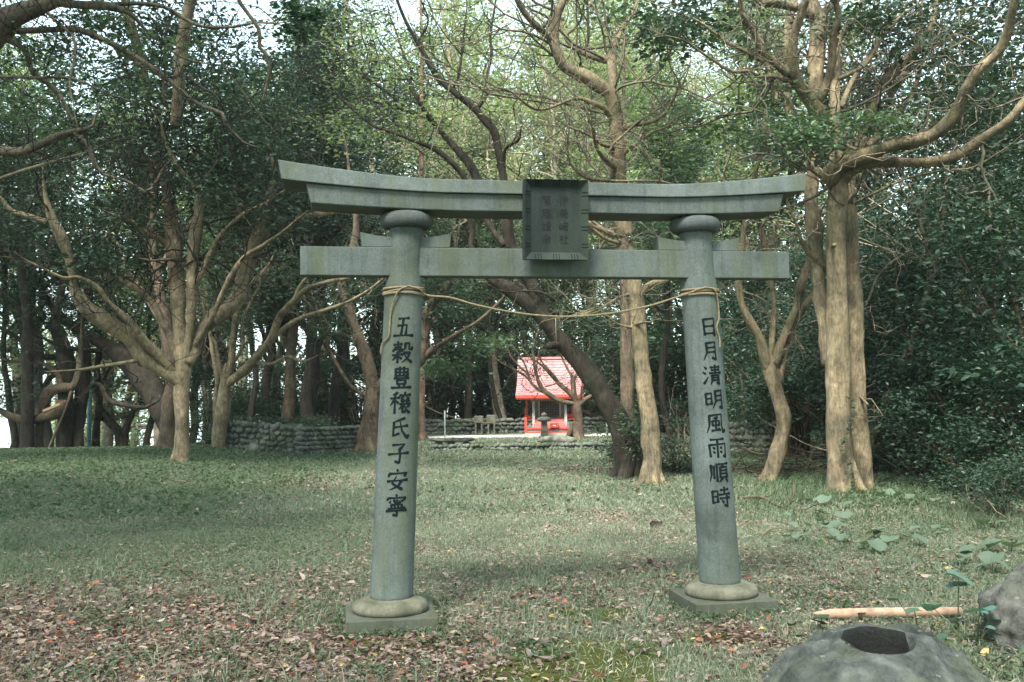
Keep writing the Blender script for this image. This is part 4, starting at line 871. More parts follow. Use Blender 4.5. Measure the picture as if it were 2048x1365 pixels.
t.limb(7, [(590, 545, 9), (680, 520, 10), (740, 500, 9), (820, 500, 7)], -.3); t.limb(7, [(470, 350, 10), (500, 130, 9), (560, 0, 7)], -.4)
t.twigs(70, 1.3, .09, .012)
for a in [(1040, 700, 60, 22), (1000, 690, 60, 30), (1080, 745, 40, 16), (1150, 745, 16, 20), (960, 680, 40, 30)]: t.blob(*a, dY=0, rd=1, n=12, per=16, size=.09, pal='mid', spread=.3)
t.done()

t = Tree('straight_brown_tree', 'straight dark reddish trunk just behind the pale slender tree', 'brown', base=(1256, 905), Y=27, seed=19)
t.limb(6, [(1415, 1100, 44), (1412, 900, 44), (1410, 650, 42), (1402, 400, 36), (1400, 150, 30), (1395, 0, 27), (1390, -300, 22), (1385, -800, 16), (1390, -1400, 8)])
t.twigs(20, 1.6, .2)
for a in [(1240, 330, 70, 80), (1250, 180, 80, 90), (1240, 60, 80, 60)]: t.blob(*a, dY=1, rd=1.8, n=24, per=24, size=.15, pal='light')
t.done()

# tree out of frame at the left whose boughs reach in
t = Tree('overhanging_tree', 'near grey bough and dark twigs reaching in at the top left corner', 'grey', base=(-330, 1180), Y=9.4, seed=20)
t.limb(1, [(-780, 3150, 120), (-700, 2400, 110), (-560, 1500, 100), (-340, 700, 95), (-160, 330, 88), (0, 140, 78), (100, 80, 58), (230, 30, 46), (330, -25, 40), (460, -110, 30)], .3)
t.limb(1, [(40, 170, 20), (250, 165, 18), (400, 160, 17), (500, 190, 16), (650, 260, 16), (800, 350, 15), (900, 420, 14), (1000, 510, 13), (1100, 580, 12), (1210, 620, 12), (1240, 690, 10), (1300, 750, 9)], .8)
t.limb(1, [(290, 10, 25), (450, 30, 22), (560, 30, 25), (650, 50, 20), (720, 80, 12), (800, 170, 8)], .5)
t.limb(1, [(560, 28, 14), (750, 20, 12), (900, 40, 12), (1000, 100, 11), (1100, 145, 10), (1250, 150, 9), (1400, 125, 7), (1500, 130, 5)], .8)
t.limb(1, [(500, -150, 14), (900, -180, 13), (1250, -100, 12), (1300, 0, 12), (1380, 110, 11), (1420, 180, 12), (1415, 260, 12), (1470, 320, 12), (1470, 400, 12), (1452, 490, 9)], 1.0, start=0)
t.limb(1, [(-60, 180, 20), (30, 210, 18), (140, 280, 14), (180, 400, 14), (280, 470, 13), (350, 560, 12), (400, 670, 9), (500, 690, 6)], .5)
t.limb(1, [(-500, 900, 34), (-200, 850, 30), (0, 822, 25), (100, 830, 24), (190, 800, 26), (330, 740, 22), (400, 720, 16), (500, 695, 11), (520, 640, 6)], .2)
t.limb(1, [(405, 725, 14), (480, 790, 12), (505, 870, 12), (560, 950, 10), (700, 990, 8), (800, 1050, 8), (860, 980, 6)], .4)
t.limb(1, [(260, 70, 10), (330, 140, 8), (400, 200, 8), (410, 300, 8), (380, 450, 6), (400, 560, 4)], -.3)
t.limb(1, [(650, 262, 8), (880, 420, 7), (890, 520, 8), (920, 600, 7)], .2); t.limb(1, [(1030, 400, 5), (1080, 470, 8), (1170, 515, 8), (1220, 600, 7)], .3)
t.limb(1, [(0, 420, 8), (200, 425, 9), (400, 430, 7), (600, 520, 5)], .4, start=.2); t.limb(1, [(-60, 1000, 10), (100, 940, 9), (300, 880, 8), (480, 830, 6)], .3, start=.2)
t.limb(1, [(950, 60, 8), (900, 210, 7), (960, 300, 6), (1080, 340, 5)], .3); t.limb(1, [(1250, 150, 7), (1180, 250, 6), (1250, 400, 5), (1360, 550, 5)], .3)
t.twigs(190, .8, .05, .006, .4)
t.blob(625, 30, 18, 14, dY=.9, rd=.15, n=7, per=14, size=.085, pal='deep', spread=.07); t.blob(600, 60, 24, 26, dY=.9, rd=.15, n=9, per=14, size=.085, pal='deep', spread=.07); t.blob(575, 10, 24, 14, dY=.9, rd=.15, n=7, per=12, size=.085, pal='deep', spread=.07)
for a in [(60, 110, 90, 60), (180, 60, 90, 40), (330, 80, 100, 40), (90, 250, 90, 60)]: t.blob(*a, dY=.6, rd=.5, n=16, per=16, size=.075, pal='mid', spread=.13)
# unseen leaf sprays added overhead to shade the gate, foreground and left lawn
for k in range(250):
    c = np.array([-7 + 11.5 * RS.rand(), -3.5 + 8.0 * RS.rand(), 8.6 + 2.8 * RS.rand()]) if k < 72 else np.array([-10 + 6 * RS.rand(), 2 + 9 * RS.rand(), 9.5 + 2.5 * RS.rand()])
    t.lv.append(spray(np.array([c + RS.normal(size=3) * .6 for _ in range(5)]), .4, 26, .14, 'dark', RS))
t.done()

# ------------------------------------------------------------------ red shrine
def gpt(px, py):
    q = G(px, py); return np.array([q[0], q[1], float(gz(q[0], q[1]))])
SB = gpt(1100, 875); SB[2] = 0.0
sh = tag(empty('red_shrine', tuple(SB), math.radians(-2)), 'small red wooden shrine with a faded pink roof at the end of the lawn', 'shrine'); sh.scale = (.94, .94, .95)
def prt(name, matl, boxes, parent=sh, bevel=0.006):
    m = MB()
    for b_ in boxes: m.box(*b_)
    return m.build(name, matl, parent, False, bevel)
prt('stone_base', M_CONC, [(-1.08, 1.08, -.95, 1.5, -.3, .21)])
prt('floor_frame', M_REDP, [(-1.08, 1.08, -.90, -.80, .212, .27), (-1.08, 1.08, -.90, -.80, .37, .43), (-1.08, -.97, -.903, -.797, .215, .88), (-.12, -.04, -.897, -.803, .272, .368), (.97, 1.08, -.903, -.797, .215, .432)])
prt('floor_panel', M_WHITEW, [(-1.0, 1.0, -.84, -.80, .272, .368)])
prt('steps', M_PINK, [(-.70, .70, -.86 + .12 * k, -.2, .432 + .085 * k, .510 + .085 * k) for k in range(4)])
prt('veranda', M_REDP, [(-1.05, 1.05, -.35, 1.2, .78, .84)])
prt('railing', M_REDP, [(-1.10, -.74, -.45, -.40, .76, .80), (-1.10, -.74, -.45, -.40, .87, .93), (-1.10, -1.02, -.399, .9, .87, .93), (-1.06, -1.00, -.46, -.39, .43, 1.3), (-1.10, -1.02, -.389, .9, 1.02, 1.06), (-1.08, -1.03, .4, .45, .84, 1.04)])
prt('railing', M_REDP, [(.74, 1.10, -.45, -.40, .76, .80), (.74, 1.10, -.45, -.40, .87, .93), (.74, 1.05, -.45, -.40, .95, 1.0), (1.02, 1.08, -.46, -.39, .43, 1.0)])
for x in (-.69, .69): prt('column', M_WHITEW, [(x - .055, x + .055, -.62, -.51, .44, 1.66)])
prt('column', M_REDP, [(-1.02, -.95, .05, .12, .85, 1.7)]); prt('column', M_REDP, [(.95, 1.02, .05, .12, .85, 1.7)])
prt('cross_beam', simple('tan_wood', (.34, .27, .15), .8), [(-.78, .78, -.63, -.50, 1.56, 1.68)])
prt('wall', M_GREYW, [(-.66, .66, .14, 1.15, .842, 1.85)])
dr = prt('lattice_door', M_DARKW, [(-.42, .42, .10, .137, .90, 1.55)])
prt('lattice', M_GREYW, [(-.42 + .07 * k, -.408 + .07 * k, .085, .098, .90, 1.55) for k in range(13)] + [(-.42, .42, .083, .096, .93 + .1 * k, .942 + .1 * k) for k in range(7)], dr, 0)
for x in (-.46, .46): prt('door_post', M_WHITEW, [(x - .035, x + .035, .06, .135, .85, 1.75)])
# roof: curved tiled slope in stepped courses
m = MB(); NC = 15
def rf(t): return (-1.12 + 1.34 * t, 1.80 + 1.56 * (0.72 * t + 0.28 * t ** 2.2))
for k in range(NC):
    t0, t1 = k / NC, (k + 1) / NC; (y0, z0), (y1, z1) = rf(t0), rf(t1); W = 1.39 - .03 * t0 + .05 * (1 - t0) ** 4; nx_ = 22
    for j in range(nx_):
        x0, x1 = -W + 2 * W * j / nx_, -W + 2 * W * (j + 1) / nx_; e = .012 * RS.rand()
        m.hexa([(x0, y0 - .02, z0 + .01), (x1, y0 - .02, z0 + .01), (x0, y1, z1 - .04), (x1, y1, z1 - .04), (x0, y0 - .02, z0 + .05 + e), (x1, y0 - .02, z0 + .05 + e), (x0, y1, z1 + .012), (x1, y1, z1 + .012)])
m.hexa([(-1.36, .22, 3.2), (1.36, .22, 3.2), (-1.38, 1.6, 1.8), (1.38, 1.6, 1.8), (-1.36, .22, 3.34), (1.36, .22, 3.34), (-1.38, 1.6, 1.9), (1.38, 1.6, 1.9)])
M_ROOF, nt, b = mat('faded_red_roof'); v = coords(nt)
c = ramp(nt, noise(nt, v, 2.0, 5, .6), [(.3, (.36, .165, .165)), (.7, (.46, .245, .25))]).outputs[0]
c = mixc(nt, ramp(nt, noise(nt, coords(nt, 'Object', (2, 2, 7)), 5, 4, .7), [(.60, (0, 0, 0)), (.66, (1, 1, 1))]).outputs[0], c, (.20, .085, .08))
nt.links.new(c, b.inputs['Base Color']); b.inputs['Roughness'].default_value = .7
roof = m.build('roof', M_ROOF, sh, False)
prt('ridge', M_PINK, [(-1.20, 1.38, .12, .34, 3.36, 3.46)], roof); prt('eaves_board', M_REDP, [(-1.43, 1.43, -1.15, -1.06, 1.70, 1.81), (-1.42, -1.36, -1.06, 1.55, 1.68, 1.80), (1.36, 1.42, -1.06, 1.55, 1.68, 1.80)] + [(-1.40 + .112 * k, -1.33 + .112 * k, -1.13, -1.0, 1.645, 1.698) for k in range(26)], roof, 0)
for s2 in (-1, 1):
    m = MB(); m.add([(s2 * .60, -.4, 1.75), (s2 * .60, 1.2, 1.75), (s2 * .60, .24, 3.2)], [], [(0, 1, 2)] if s2 < 0 else [(0, 2, 1)]); m.build('gable', M_GREYW, sh, False)
ob = tag(empty('offering_box', tuple(SB + np.array([.15, -.875, .411])), math.radians(-2)), 'small vermilion box with a pale label standing on the shrine step', 'box')
prt('box_body', M_REDP, [(-.17, .17, -.07, .07, 0, .16)], ob); prt('lid', M_REDP, [(-.18, .18, -.08, .08, .16, .18)], ob); prt('paper_label', M_WHITE, [(-.06, .06, -.074, -.0705, .07, .11)], ob, 0)

# stone lantern in front of it
lb = gpt(1089, 878); ln = tag(empty('stone_lantern', tuple(lb)), 'mossy stone post lantern with a rounded cap in front of the red shrine', 'lantern')
M_LANT = rockmat('lantern_stone', (.075, .075, .06), (.19, .185, .15), (.09, .105, .05), .5, 5)
m = MB(); m.box(-.22, .22, -.22, .22, -.1, .10); m.build('base', M_LANT, ln, False, .03)
m = MB(); m.hexa([(-.15, -.15, .1), (.15, -.15, .1), (-.15, .15, .1), (.15, .15, .1), (-.115, -.115, .69), (.115, -.115, .69), (-.115, .115, .69), (.115, .115, .69)]); m.build('shaft', M_LANT, ln, False, .03)
m = MB(); m.lathe([(.17, .68), (.27, .72), (.285, .76), (.26, .82), (.19, .86), (.10, .88)], 18); m.build('cap', M_LANT, ln)
m = MB(); m.lathe([(.08, .87), (.125, .92), (.12, .97), (.06, 1.02), (.015, 1.05)], 16); m.build('finial', M_LANT, ln)

# ------------------------------------------------------------------ paved terrace, walls of stones, boulders
q0, q1 = gpt(830, 879), gpt(1240, 876)
m = MB(); m.box(-4.2, 5.0, 40.45, 42.2, -.2, .075); tag(m.build('path', M_CONC, None, False, .02), kind='structure')
def stone_wall(name, label, a, b_, h, rows, matl, seed, depth=.5, leanx=.0, cat='stone wall', lo=.0, asp=(.8, 2.0), rough=.2):
    a = np.array(a[:2]); b_ = np.array(b_[:2]); L = np.linalg.norm(b_ - a); d = (b_ - a) / L; n = np.array([-d[1], d[0]]); r = np.random.RandomState(seed)
    m = MB(); rh = h / rows
    base = np.array([a[0], a[1], float(gz(*a))])
    for k in range(rows):
        x = -r.rand() * rh
        while x < L:
            wv = rh * r.uniform(*asp); c = a + d * (x + wv / 2) + n * (r.uniform(-.05, .05) + depth * .25)
            z = lo + (k + .5) * rh + float(gz(*c)) + r.uniform(-.06, .06) * rh
            V, T = ICO[1 if L > 6 and rh < .12 else 2]
            mm = MB(); mm.rock((0, 0, 0), (wv * .56, depth * .34, rh * r.uniform(.5, .62)), r.randint(9999), 2, rough, r.uniform(-.3, .3) + leanx)
            VV = mm.v[0]; W3 = np.stack([c[0] + VV[:, 0] * d[0] + VV[:, 1] * n[0], c[1] + VV[:, 0] * d[1] + VV[:, 1] * n[1], z + VV[:, 2]], 1)
            m.add(W3 - base, [], mm.t[0]); x += wv * .98
    e0, e1 = a + n * depth * .25, b_ + n * depth * .25; z0 = float(gz(*a))
    c8 = []
    for zz in (-.3, h * .86):
        for off in (-.15 * depth, .35 * depth):
            for e in (e0 + d * .1, e1 - d * .1): c8.append((e[0] + n[0] * off - base[0], e[1] + n[1] * off - base[1], zz))
    m.hexa(c8)
    o = m.build(name, matl, None); o.location = base
    return tag(o, label, cat)
stone_wall('dry_stone_wall', 'dark mossy dry-stone wall behind the forked tree at the left', gpt(448, 915), gpt(610, 912), .82, 5, M_WALL, 3, .6, .35, asp=(.5, 1.7), rough=.26)
stone_wall('dry_stone_wall', 'dry-stone wall of slanting stones just left of the left torii pillar', gpt(608, 913), gpt(760, 900), .82, 6, M_WALL, 4, .5, .5, asp=(.35, .8))
stone_wall('dry_stone_wall', 'pale dry-stone wall half seen behind the knotty tree', gpt(1445, 908), gpt(1560, 910), .85, 5, M_WALLP, 5, .5, .4, asp=(.4, .9))
stone_wall('boundary_wall', 'low dark stone wall running behind the red shrine', (-4.6, 45.2), (9.5, 45.6), .72, 4, M_WALL, 6, .6)
stone_wall('stone_edging', 'low row of rounded stones edging the lawn before the shrine', gpt(868, 903), gpt(1245, 900), .22, 2, M_WALL, 7, .5)
def rock(name, label, c, size, matl, seed, sub=3, rough=.18, rot=None, cat='rock'):
    m = MB(); m.rock((0, 0, 0), size, seed, sub, rough, rot); o = m.build(name, matl); o.location = tuple(c); return tag(o, label, cat)
def up_(q, z): return (q[0], q[1], q[2] + z)
rock('boulder', 'long low mossy boulder below the stone lantern', up_(gpt(1108, 888), .12), (.66, .35, .17), M_LANT, 4)
so = tag(empty('slab_stack', tuple(gpt(908, 895))), 'flat slab resting on smaller stones at the left end of the stone edging', 'stone slab')
m = MB(); m.rock((0, .1, .24), (.72, .4, .075), 9, 3, .12); m.build('slab', M_LANT, so)
for i, (x, s_) in enumerate(((-.5, .17), (-.1, .13), (.42, .15))): m = MB(); m.rock((x, .1, .08), (s_, .16, .12), 20 + i, 2, .15); m.build('prop_stone', M_LANT, so)
rock('boulder', 'small grey boulder at the foot of the dark dry-stone wall', up_(gpt(508, 916), .1), (.17, .15, .15), M_WALLP, 31)
for i, (px, lab) in enumerate(((958, 'left one of two small mossy stone blocks on the wall left of the shrine'), (983, 'right one of two small mossy stone blocks on the wall left of the shrine'))):
    q = P(px, 866, 44.6); t_ = tag(empty('stone_block', (q[0], q[1], 0.0)), lab, 'stone block', 'small stone blocks left of the shrine')
    m = MB(); m.box(-.21, .21, -.2, .2, .52, .86 + .03 * i); m.build('top_block', M_LANT, t_, False, .04)
    m = MB(); m.box(-.17, -.09, -.17, .17, -.1, .518); m.box(.09, .17, -.17, .17, -.1, .518); m.box(-.088, .088, .1, .17, -.1, .518); m.build('support', M_LANT, t_, False, .02)

# rock with a hollow full of water
BC = np.array([1.93, 5.33, 0.0]); bs = tag(empty('stone_basin', (BC[0], BC[1], -.05)), 'low dark boulder with a round water hollow at the bottom right', 'stone basin')
bs.rotation_euler = (math.radians(10), 0, 0)
M_WET_SHADE = rockmat('shaded_wet_hollow', (.003, .004, .0035), (.011, .013, .011), (.012, .018, .008), .5, 9.0)  # wet rock, near black to put the hollow's shade into its colour
NR, NA = 120, 240; V = []
for i in range(NR):
    rho = 1.10 * i / (NR - 1)
    for j in range(NA):
        a = 2 * math.pi * j / NA
        rx = .565 + .05 * math.sin(2 * a + .6) + .03 * math.sin(3 * a); ry = .56 + .04 * math.cos(2 * a)
        hr = .325 + .012 * math.sin(3 * a + 1) + .012 * math.sin(5 * a)
        if rho < hr:
            z = .305 - .27 * (1 - (rho / hr) ** 9)
        else:
            u_ = (rho - hr) / (1.10 - hr); z = .305 - .13 * u_ - .23 * u_ ** 2.4
        sh_ = .07 * (1 - rho / 1.1) ** .5; x_, y_ = rho * rx * math.cos(a) - .02, rho * ry * math.sin(a) + sh_
        q3 = Vector((x_ * 2.3, y_ * 2.3, 3.7)); nz = .085 * mnoise.fractal(q3, .85, 2.1, 7) + .035 * abs(mnoise.noise(q3 * 4.2)) - .02 * max(0, mnoise.noise(q3 * 9) - .25)
        V.append((x_, y_, z + nz * min(1, abs(rho - hr) * 4 + .12) + .025 * x_ * -1))
Qb = [(i * NA + j, i * NA + (j + 1) % NA, (i + 1) * NA + (j + 1) % NA, (i + 1) * NA + j) for i in range(1, NR - 1) for j in range(NA)]
Tb = [(NA + j, NA + (j + 1) % NA, 0) for j in range(NA)]
m = MB(); m.add(V, [q[::-1] for q in Qb], [t_[::-1] for t_ in Tb]); rk = m.build('hollowed_rock', M_ROCK, bs); rk.data.materials.append(M_WET_SHADE)
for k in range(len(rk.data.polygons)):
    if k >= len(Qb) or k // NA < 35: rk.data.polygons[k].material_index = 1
bm = bmesh.new(); bm.from_mesh(rk.data); bmesh.ops.recalc_face_normals(bm, faces=bm.faces); bm.to_mesh(rk.data); bm.free()
M_WAT, nt, b = mat('still_water'); b.inputs['Base Color'].default_value = (.01, .014, .012, 1); b.inputs['Roughness'].default_value = .15; b.inputs['Specular IOR Level'].default_value = .2
m = MB(); a = np.linspace(0, 6.283, 40, endpoint=False); m.add([(-.02 + .165 * math.cos(t_), .065 + .165 * math.sin(t_), .15) for t_ in a] + [(-.02, .065, .15)], [], [(40, k, (k + 1) % 40) for k in range(40)]); m.build('water', M_WAT, bs)
rock('boulder', 'rough grey boulder at the right edge beside the stone basin', (3.36, 6.28, .08), (.42, .38, .34), M_ROCKP, 12, 5, .24)
M_DLEAF, nt, b = mat('dark_red_leaf'); b.inputs['Base Color'].default_value = (.12, .02, .015, 1)
# wooden stake lying behind the basin
a0, a1 = G(1626, 1240), G(1922, 1236); m = MB(); d = a1 - a0
m.tube([a0 + [0, 0, .045], a0 + d * .05 + [0, 0, .042], a0 + d * .12 + [0, 0, .04], a0 + d * .5 + [0, 0, .042], a0 + d + [0, 0, .04]], [.005, .017, .033, .035, .034], 14, True, .06)
for v_ in m.v: v_ -= a0
o = m.build('wooden_stake', M_LOG); o.location = tuple(a0); tag(o, 'peeled orange-brown wooden stake with a pointed end lying behind the basin', 'stake')

# ------------------------------------------------------------------ posts, strings, plank
def post(px, py, ptop, r, matl, label, Y=None):
    q = gpt(px, py) if Y is None else P(px, py, Y); tp = P(px, ptop, q[1]); m = MB(); h = tp[2] - q[2]
    m.tube([(0, 0, -.2), (0, 0, h / 2), (0, 0, h)], [r, r, r], 10); m.tube([(0, 0, h), (0, 0, h + .02)], [r * 1.3, r * .6], 10)
    o = m.build('post', matl); o.location = tuple(q); return tag(o, label, 'post')
post(178, 904, 752, .075, M_POLE, 'tall thin blue-green pole among the trees at the far left')
post(890, 878, 822, .03, M_POST, 'thin grey post left of the shrine carrying two strings')
post(1214, 876, 838, .03, M_POST, 'thin grey post right of the shrine by the dark leaning tree')
def string_(label, pts, r=.008):
    m = MB(); c = catmull(pts, 24); b0 = c[0].copy(); m.tube(c - b0, np.full(24, r), 5); o = m.build('string', M_ROPE); o.location = tuple(b0); tag(o, label, 'string')
string_('pale string drooping from the cedar trunk to the thin post and on behind the shrine', [P(848, 812, 41), P(890, 830, 40.6), P(960, 845, 43), P(1045, 848, 44)], .012)
string_('slack lower string hanging between cedar and thin post', [P(848, 845, 41), P(868, 857, 40.7), P(890, 838, 40.6)], .008)
q = P(103, 816, G(80, 910)[1] - .75); m = MB(); m.box(-.27, .27, -.02, .02, -.07, .07); o = m.build('plank', M_PLANK, None, False, .008); o.location = tuple(q); o.rotation_euler = (math.radians(-55), math.radians(-24), .3); tag(o, 'orange plank lodged on the low curved bough at the far left', 'plank')

# ------------------------------------------------------------------ fallen branches, stump, brush pile
def branch(label, zone_pts, z0=.02, r=.015, bk='grey', subs=3, seed=0, name='fallen_branch'):
    rs = np.random.RandomState(seed + 50); W = []
    for (px, py, h) in zone_pts: q = gpt(px, py); W.append(q + [0, 0, h])
    m = MB(); c = catmull(W, 24); b0 = c[0].copy(); m.tube(c - b0, np.linspace(r, r * .35, 24), 7, True, .12)
    for k in range(subs):
        i = rs.randint(4, 20); d = (c[i] - c[i - 1]); d /= np.linalg.norm(d); p_, r_ = wander(c[i] - b0, d + rs.normal(size=3) * [.5, .5, .3] + [0, 0, .25], .25 + .3 * rs.rand(), r * .5, r * .15, rs, 5, .2); m.tube(p_, r_, 5)
    o = m.build(name, BARK[bk]); o.location = tuple(b0); return tag(o, label, 'branch')
branch('long dry branch lying right of the right torii pillar', [(1478, 1002, .03), (1520, 1008, .1), (1560, 1020, .05), (1602, 1027, .03), (1640, 1030, .02)], r=.028, bk='brown', subs=4, seed=1)
branch('thin bent stick on the lawn below the spreading tree', [(300, 980, .02), (335, 974, .05), (370, 972, .05), (392, 977, .03)], r=.02, bk='grey', subs=1, seed=2)
branch('pale stub of branch lying at the left edge', [(-20, 954, .05), (10, 953, .06), (34, 949, .1)], r=.045, bk='pale', subs=0, seed=3)
branch('pale crooked stick leaning by the small grey boulder', [(455, 890, .25), (470, 905, .12), (482, 922, .05), (505, 912, .2)], r=.03, bk='pale', subs=1, seed=4)
branch('short stick sloping down beside the forked tree', [(470, 866, .3), (476, 890, .2), (482, 915, .02)], r=.04, bk='tan', subs=0, seed=5)
branch('curved twig lying right of the right pillar base', [(1520, 1080, .02), (1545, 1070, .06), (1580, 1066, .03)], r=.012, bk='tan', subs=1, seed=6)
branch('dark twig arching from the moss between the pillars', [(1290, 1222, .01), (1305, 1212, .05), (1310, 1203, .12)], r=.006, bk='dark', subs=0, seed=7)
st = gpt(1312, 1056); m = MB(); a = np.linspace(0, 6.283, 18, endpoint=False)
V = [(.08 * math.cos(t_), .06 * math.sin(t_), -.05) for t_ in a] + [(.075 * math.cos(t_), .06 * math.sin(t_), .035 + .06 * RS.rand()) for t_ in a] + [(.04 * math.cos(t_), .03 * math.sin(t_), .02) for t_ in a]
m.add(V, [(k * 18 + j, k * 18 + (j + 1) % 18, (k + 1) * 18 + (j + 1) % 18, (k + 1) * 18 + j) for k in range(2) for j in range(18)], [(36, 36 + j, 36 + j + 1) for j in range(1, 17)]); o = m.build('tree_stump', BARK['dark']); o.location = tuple(st); tag(o, 'small rotten stump in the grass left of the right pillar', 'stump')
bp = gpt(1600, 950); m = MB(); rs = np.random.RandomState(5)
for k in range(70):
    p0 = np.array([rs.normal() * .8, rs.normal() * .4, .05 + .5 * rs.rand() ** 2]); d = np.array([rs.normal(), rs.normal() * .5, rs.normal() * .25 + .05]); p_, r_ = wander(p0 - d / np.linalg.norm(d) * .5, d, 1.1, .016, .006, rs, 6, .12); m.tube(p_, r_, 5, False)
o = m.build('brush_pile', BARK['brown']); o.location = tuple(bp); tag(o, 'heap of dead branches left of the largest tree', 'brush pile')
for lab, px, py, sd in (('tangle of bare twigs growing behind the pale slender tree', 1352, 935, 8), ('tangle of bare twigs rising right of the right pillar', 1392, 900, 9), ('leafless straggly twigs at the right edge of the lawn', 2000, 1065, 10)):
    q = gpt(px, py); rs = np.random.RandomState(sd); m = MB()
    for k in range(26 if sd < 10 else 9):
        p_, r_ = wander(np.array([rs.normal() * .35, rs.normal() * .3, 0]), [rs.normal() * .6 - (.5 if sd == 10 else -.3), rs.normal() * .3, 1 if sd < 10 else .5], (1.6 if sd < 10 else .9) * (.5 + rs.rand()), .012 if sd < 10 else .006, .003, rs, 9, .18); m.tube(p_, r_, 4, False)
    o = m.build('twig_bush', BARK['grey']); o.location = tuple(q); tag(o, lab, 'bare shrub')

# ------------------------------------------------------------------ broad-leaved plants
def round_leaf(m, cols, base, top, r, tilt_dir, tilt, col, rs):
    """one round notched leaf blade on its stalk end"""
    n = 14; V = [(0, 0, 0)]
    for ring, f in ((1, .5), (2, 1.0)):
        for j in range(n):
            a = 2 * math.pi * (j + .5) / n; rr = r * f * (1 - .42 * math.exp(-((a - math.pi) / .32) ** 2)) * (1 + .05 * math.sin(5 * a + r * 90)); V.append((rr * math.cos(a), rr * math.sin(a), .30 * abs(rr * math.sin(a)) - .10 * rr * f + .05 * r * f * math.sin(3 * a + r * 70)))
    V = np.array(V); R3 = np.array(Matrix.Rotation(tilt_dir, 3, 'Z') @ Matrix.Rotation(tilt, 3, 'Y')); V = V @ R3.T + top
    Q = [(1 + n + j, 1 + n + (j + 1) % n, 1 + (j + 1) % n, 1 + j) for j in range(n)]; T = [(0, 1 + j, 1 + (j + 1) % n) for j in range(n)]
    m.add(V, Q, T); cols.append(np.tile(col * (1 + .15 * (rs.rand() - .5)), (len(V), 1)))
def butterbur(label, px, py, hs, r, pal, seed, group='broad round-leaved plants on the lawn', spread=.12):
    rs = np.random.RandomState(seed); q = gpt(px, py); o = tag(empty('round_leaved_plant', tuple(q)), label, 'plant', group)
    hs = list(hs) + [hs[0] * .8, hs[0] * .6] if group and 'lawn' in group and spread == .12 else hs
    for h in hs:
        r *= .85
        top = np.array([rs.normal() * spread, rs.normal() * spread, h]); m = MB(); m.tube([(top[0] * .2, top[1] * .2, -.02), (top[0] * .6, top[1] * .6, h * .6), tuple(top)], [.005, .004, .003], 5); m.build('stalk', M_STALK, o)
        m = MB(); cl = []; round_leaf(m, cl, None, top, r * (.8 + .4 * rs.rand()), rs.rand() * 6.28, rs.uniform(.1, .55), np.array(pal), rs); m.build('leaf_blade', M_BIG, o, True, 0, np.vstack(cl))
M_STALK = simple('green_stalk', (.09, .11, .05), .6)
PG = (.10, .14, .095); PD = (.04, .075, .042); PT_ = (.075, .165, .135)
PLANTS = [(1612, 1092, (.10, .07), .10, 'pale round-leaved plant leftmost of the clump right of the right pillar'), (1640, 1072, (.14, .1, .12), .11, 'tall pale round-leaved plant in the clump right of the right pillar'),
    (1668, 1068, (.2, .15, .12), .12, 'highest pale round-leaved plant of the clump right of the right pillar'), (1690, 1088, (.1, .08), .10, 'low round-leaved plant at the near edge of the clump right of the pillar'), (1618, 1040, (.1, .12), .09, 'round-leaved plant beside the end of the long dry branch'),
    (1752, 1085, (.12, .1), .11, 'folded round-leaved plant right of the pale clump'), (1738, 1105, (.1,), .10, 'single low round leaf in front of the folded one'), (1840, 1092, (.1, .08), .11, 'round-leaved plant in the grass midway to the right edge'), (1870, 1075, (.1, .1), .1, 'round-leaved plant beyond the one midway to the right edge'),
    (1930, 1135, (.14, .1, .1), .10, 'large pale round-leaved plant above the boulder'), (1985, 1155, (.14, .12), .10, 'large pale round-leaved plant right of and above the boulder'), (2020, 1105, (.12, .1), .12, 'round-leaved plant at the right edge of the lawn'), (1960, 1060, (.12, .1), .1, 'round-leaved plant below the bare straggly twigs'),
    (1640, 1012, (.12, .1), .11, 'round-leaved plant in front of the largest tree'), (1780, 1005, (.14, .12), .12, 'round-leaved plant at the right foot of the largest tree'), (1830, 1010, (.15, .1), .12, 'round-leaved plant under the dark shrubs right of the largest tree'), (1720, 1020, (.12,), .11, 'single round leaf just before the largest tree')]
for i, (px, py, hs, r, lab) in enumerate(PLANTS): butterbur(lab, px, py, hs, r, PG, 300 + i)
butterbur('dark green round leaf standing behind the wooden stake', 1838, 1262, (.2, .17), .09, (.06, .12, .07), 340, spread=.06); butterbur('tall round-leaved plant with a pale bluish leaf behind the boulder', 1915, 1262, (.34, .29), .115, (.085, .15, .12), 341, spread=.06)
butterbur('bluish glossy leaves between the stake and the boulder', 1950, 1290, (.22, .2, .17, .12), .10, PT_, 342, spread=.12); butterbur('dark round leaf left of the stake tip', 1638, 1262, (.1, .07), .07, PD, 343, spread=.05); butterbur('small dark leaves at the upper left rim of the basin', 1606, 1283, (.06, .07, .05), .05, PD, 344, spread=.07)
butterbur('dark low leaves in the hollow right of the basin', 1955, 1335, (.14, .1, .08, .1), .08, (.05, .09, .06), 345, spread=.16)

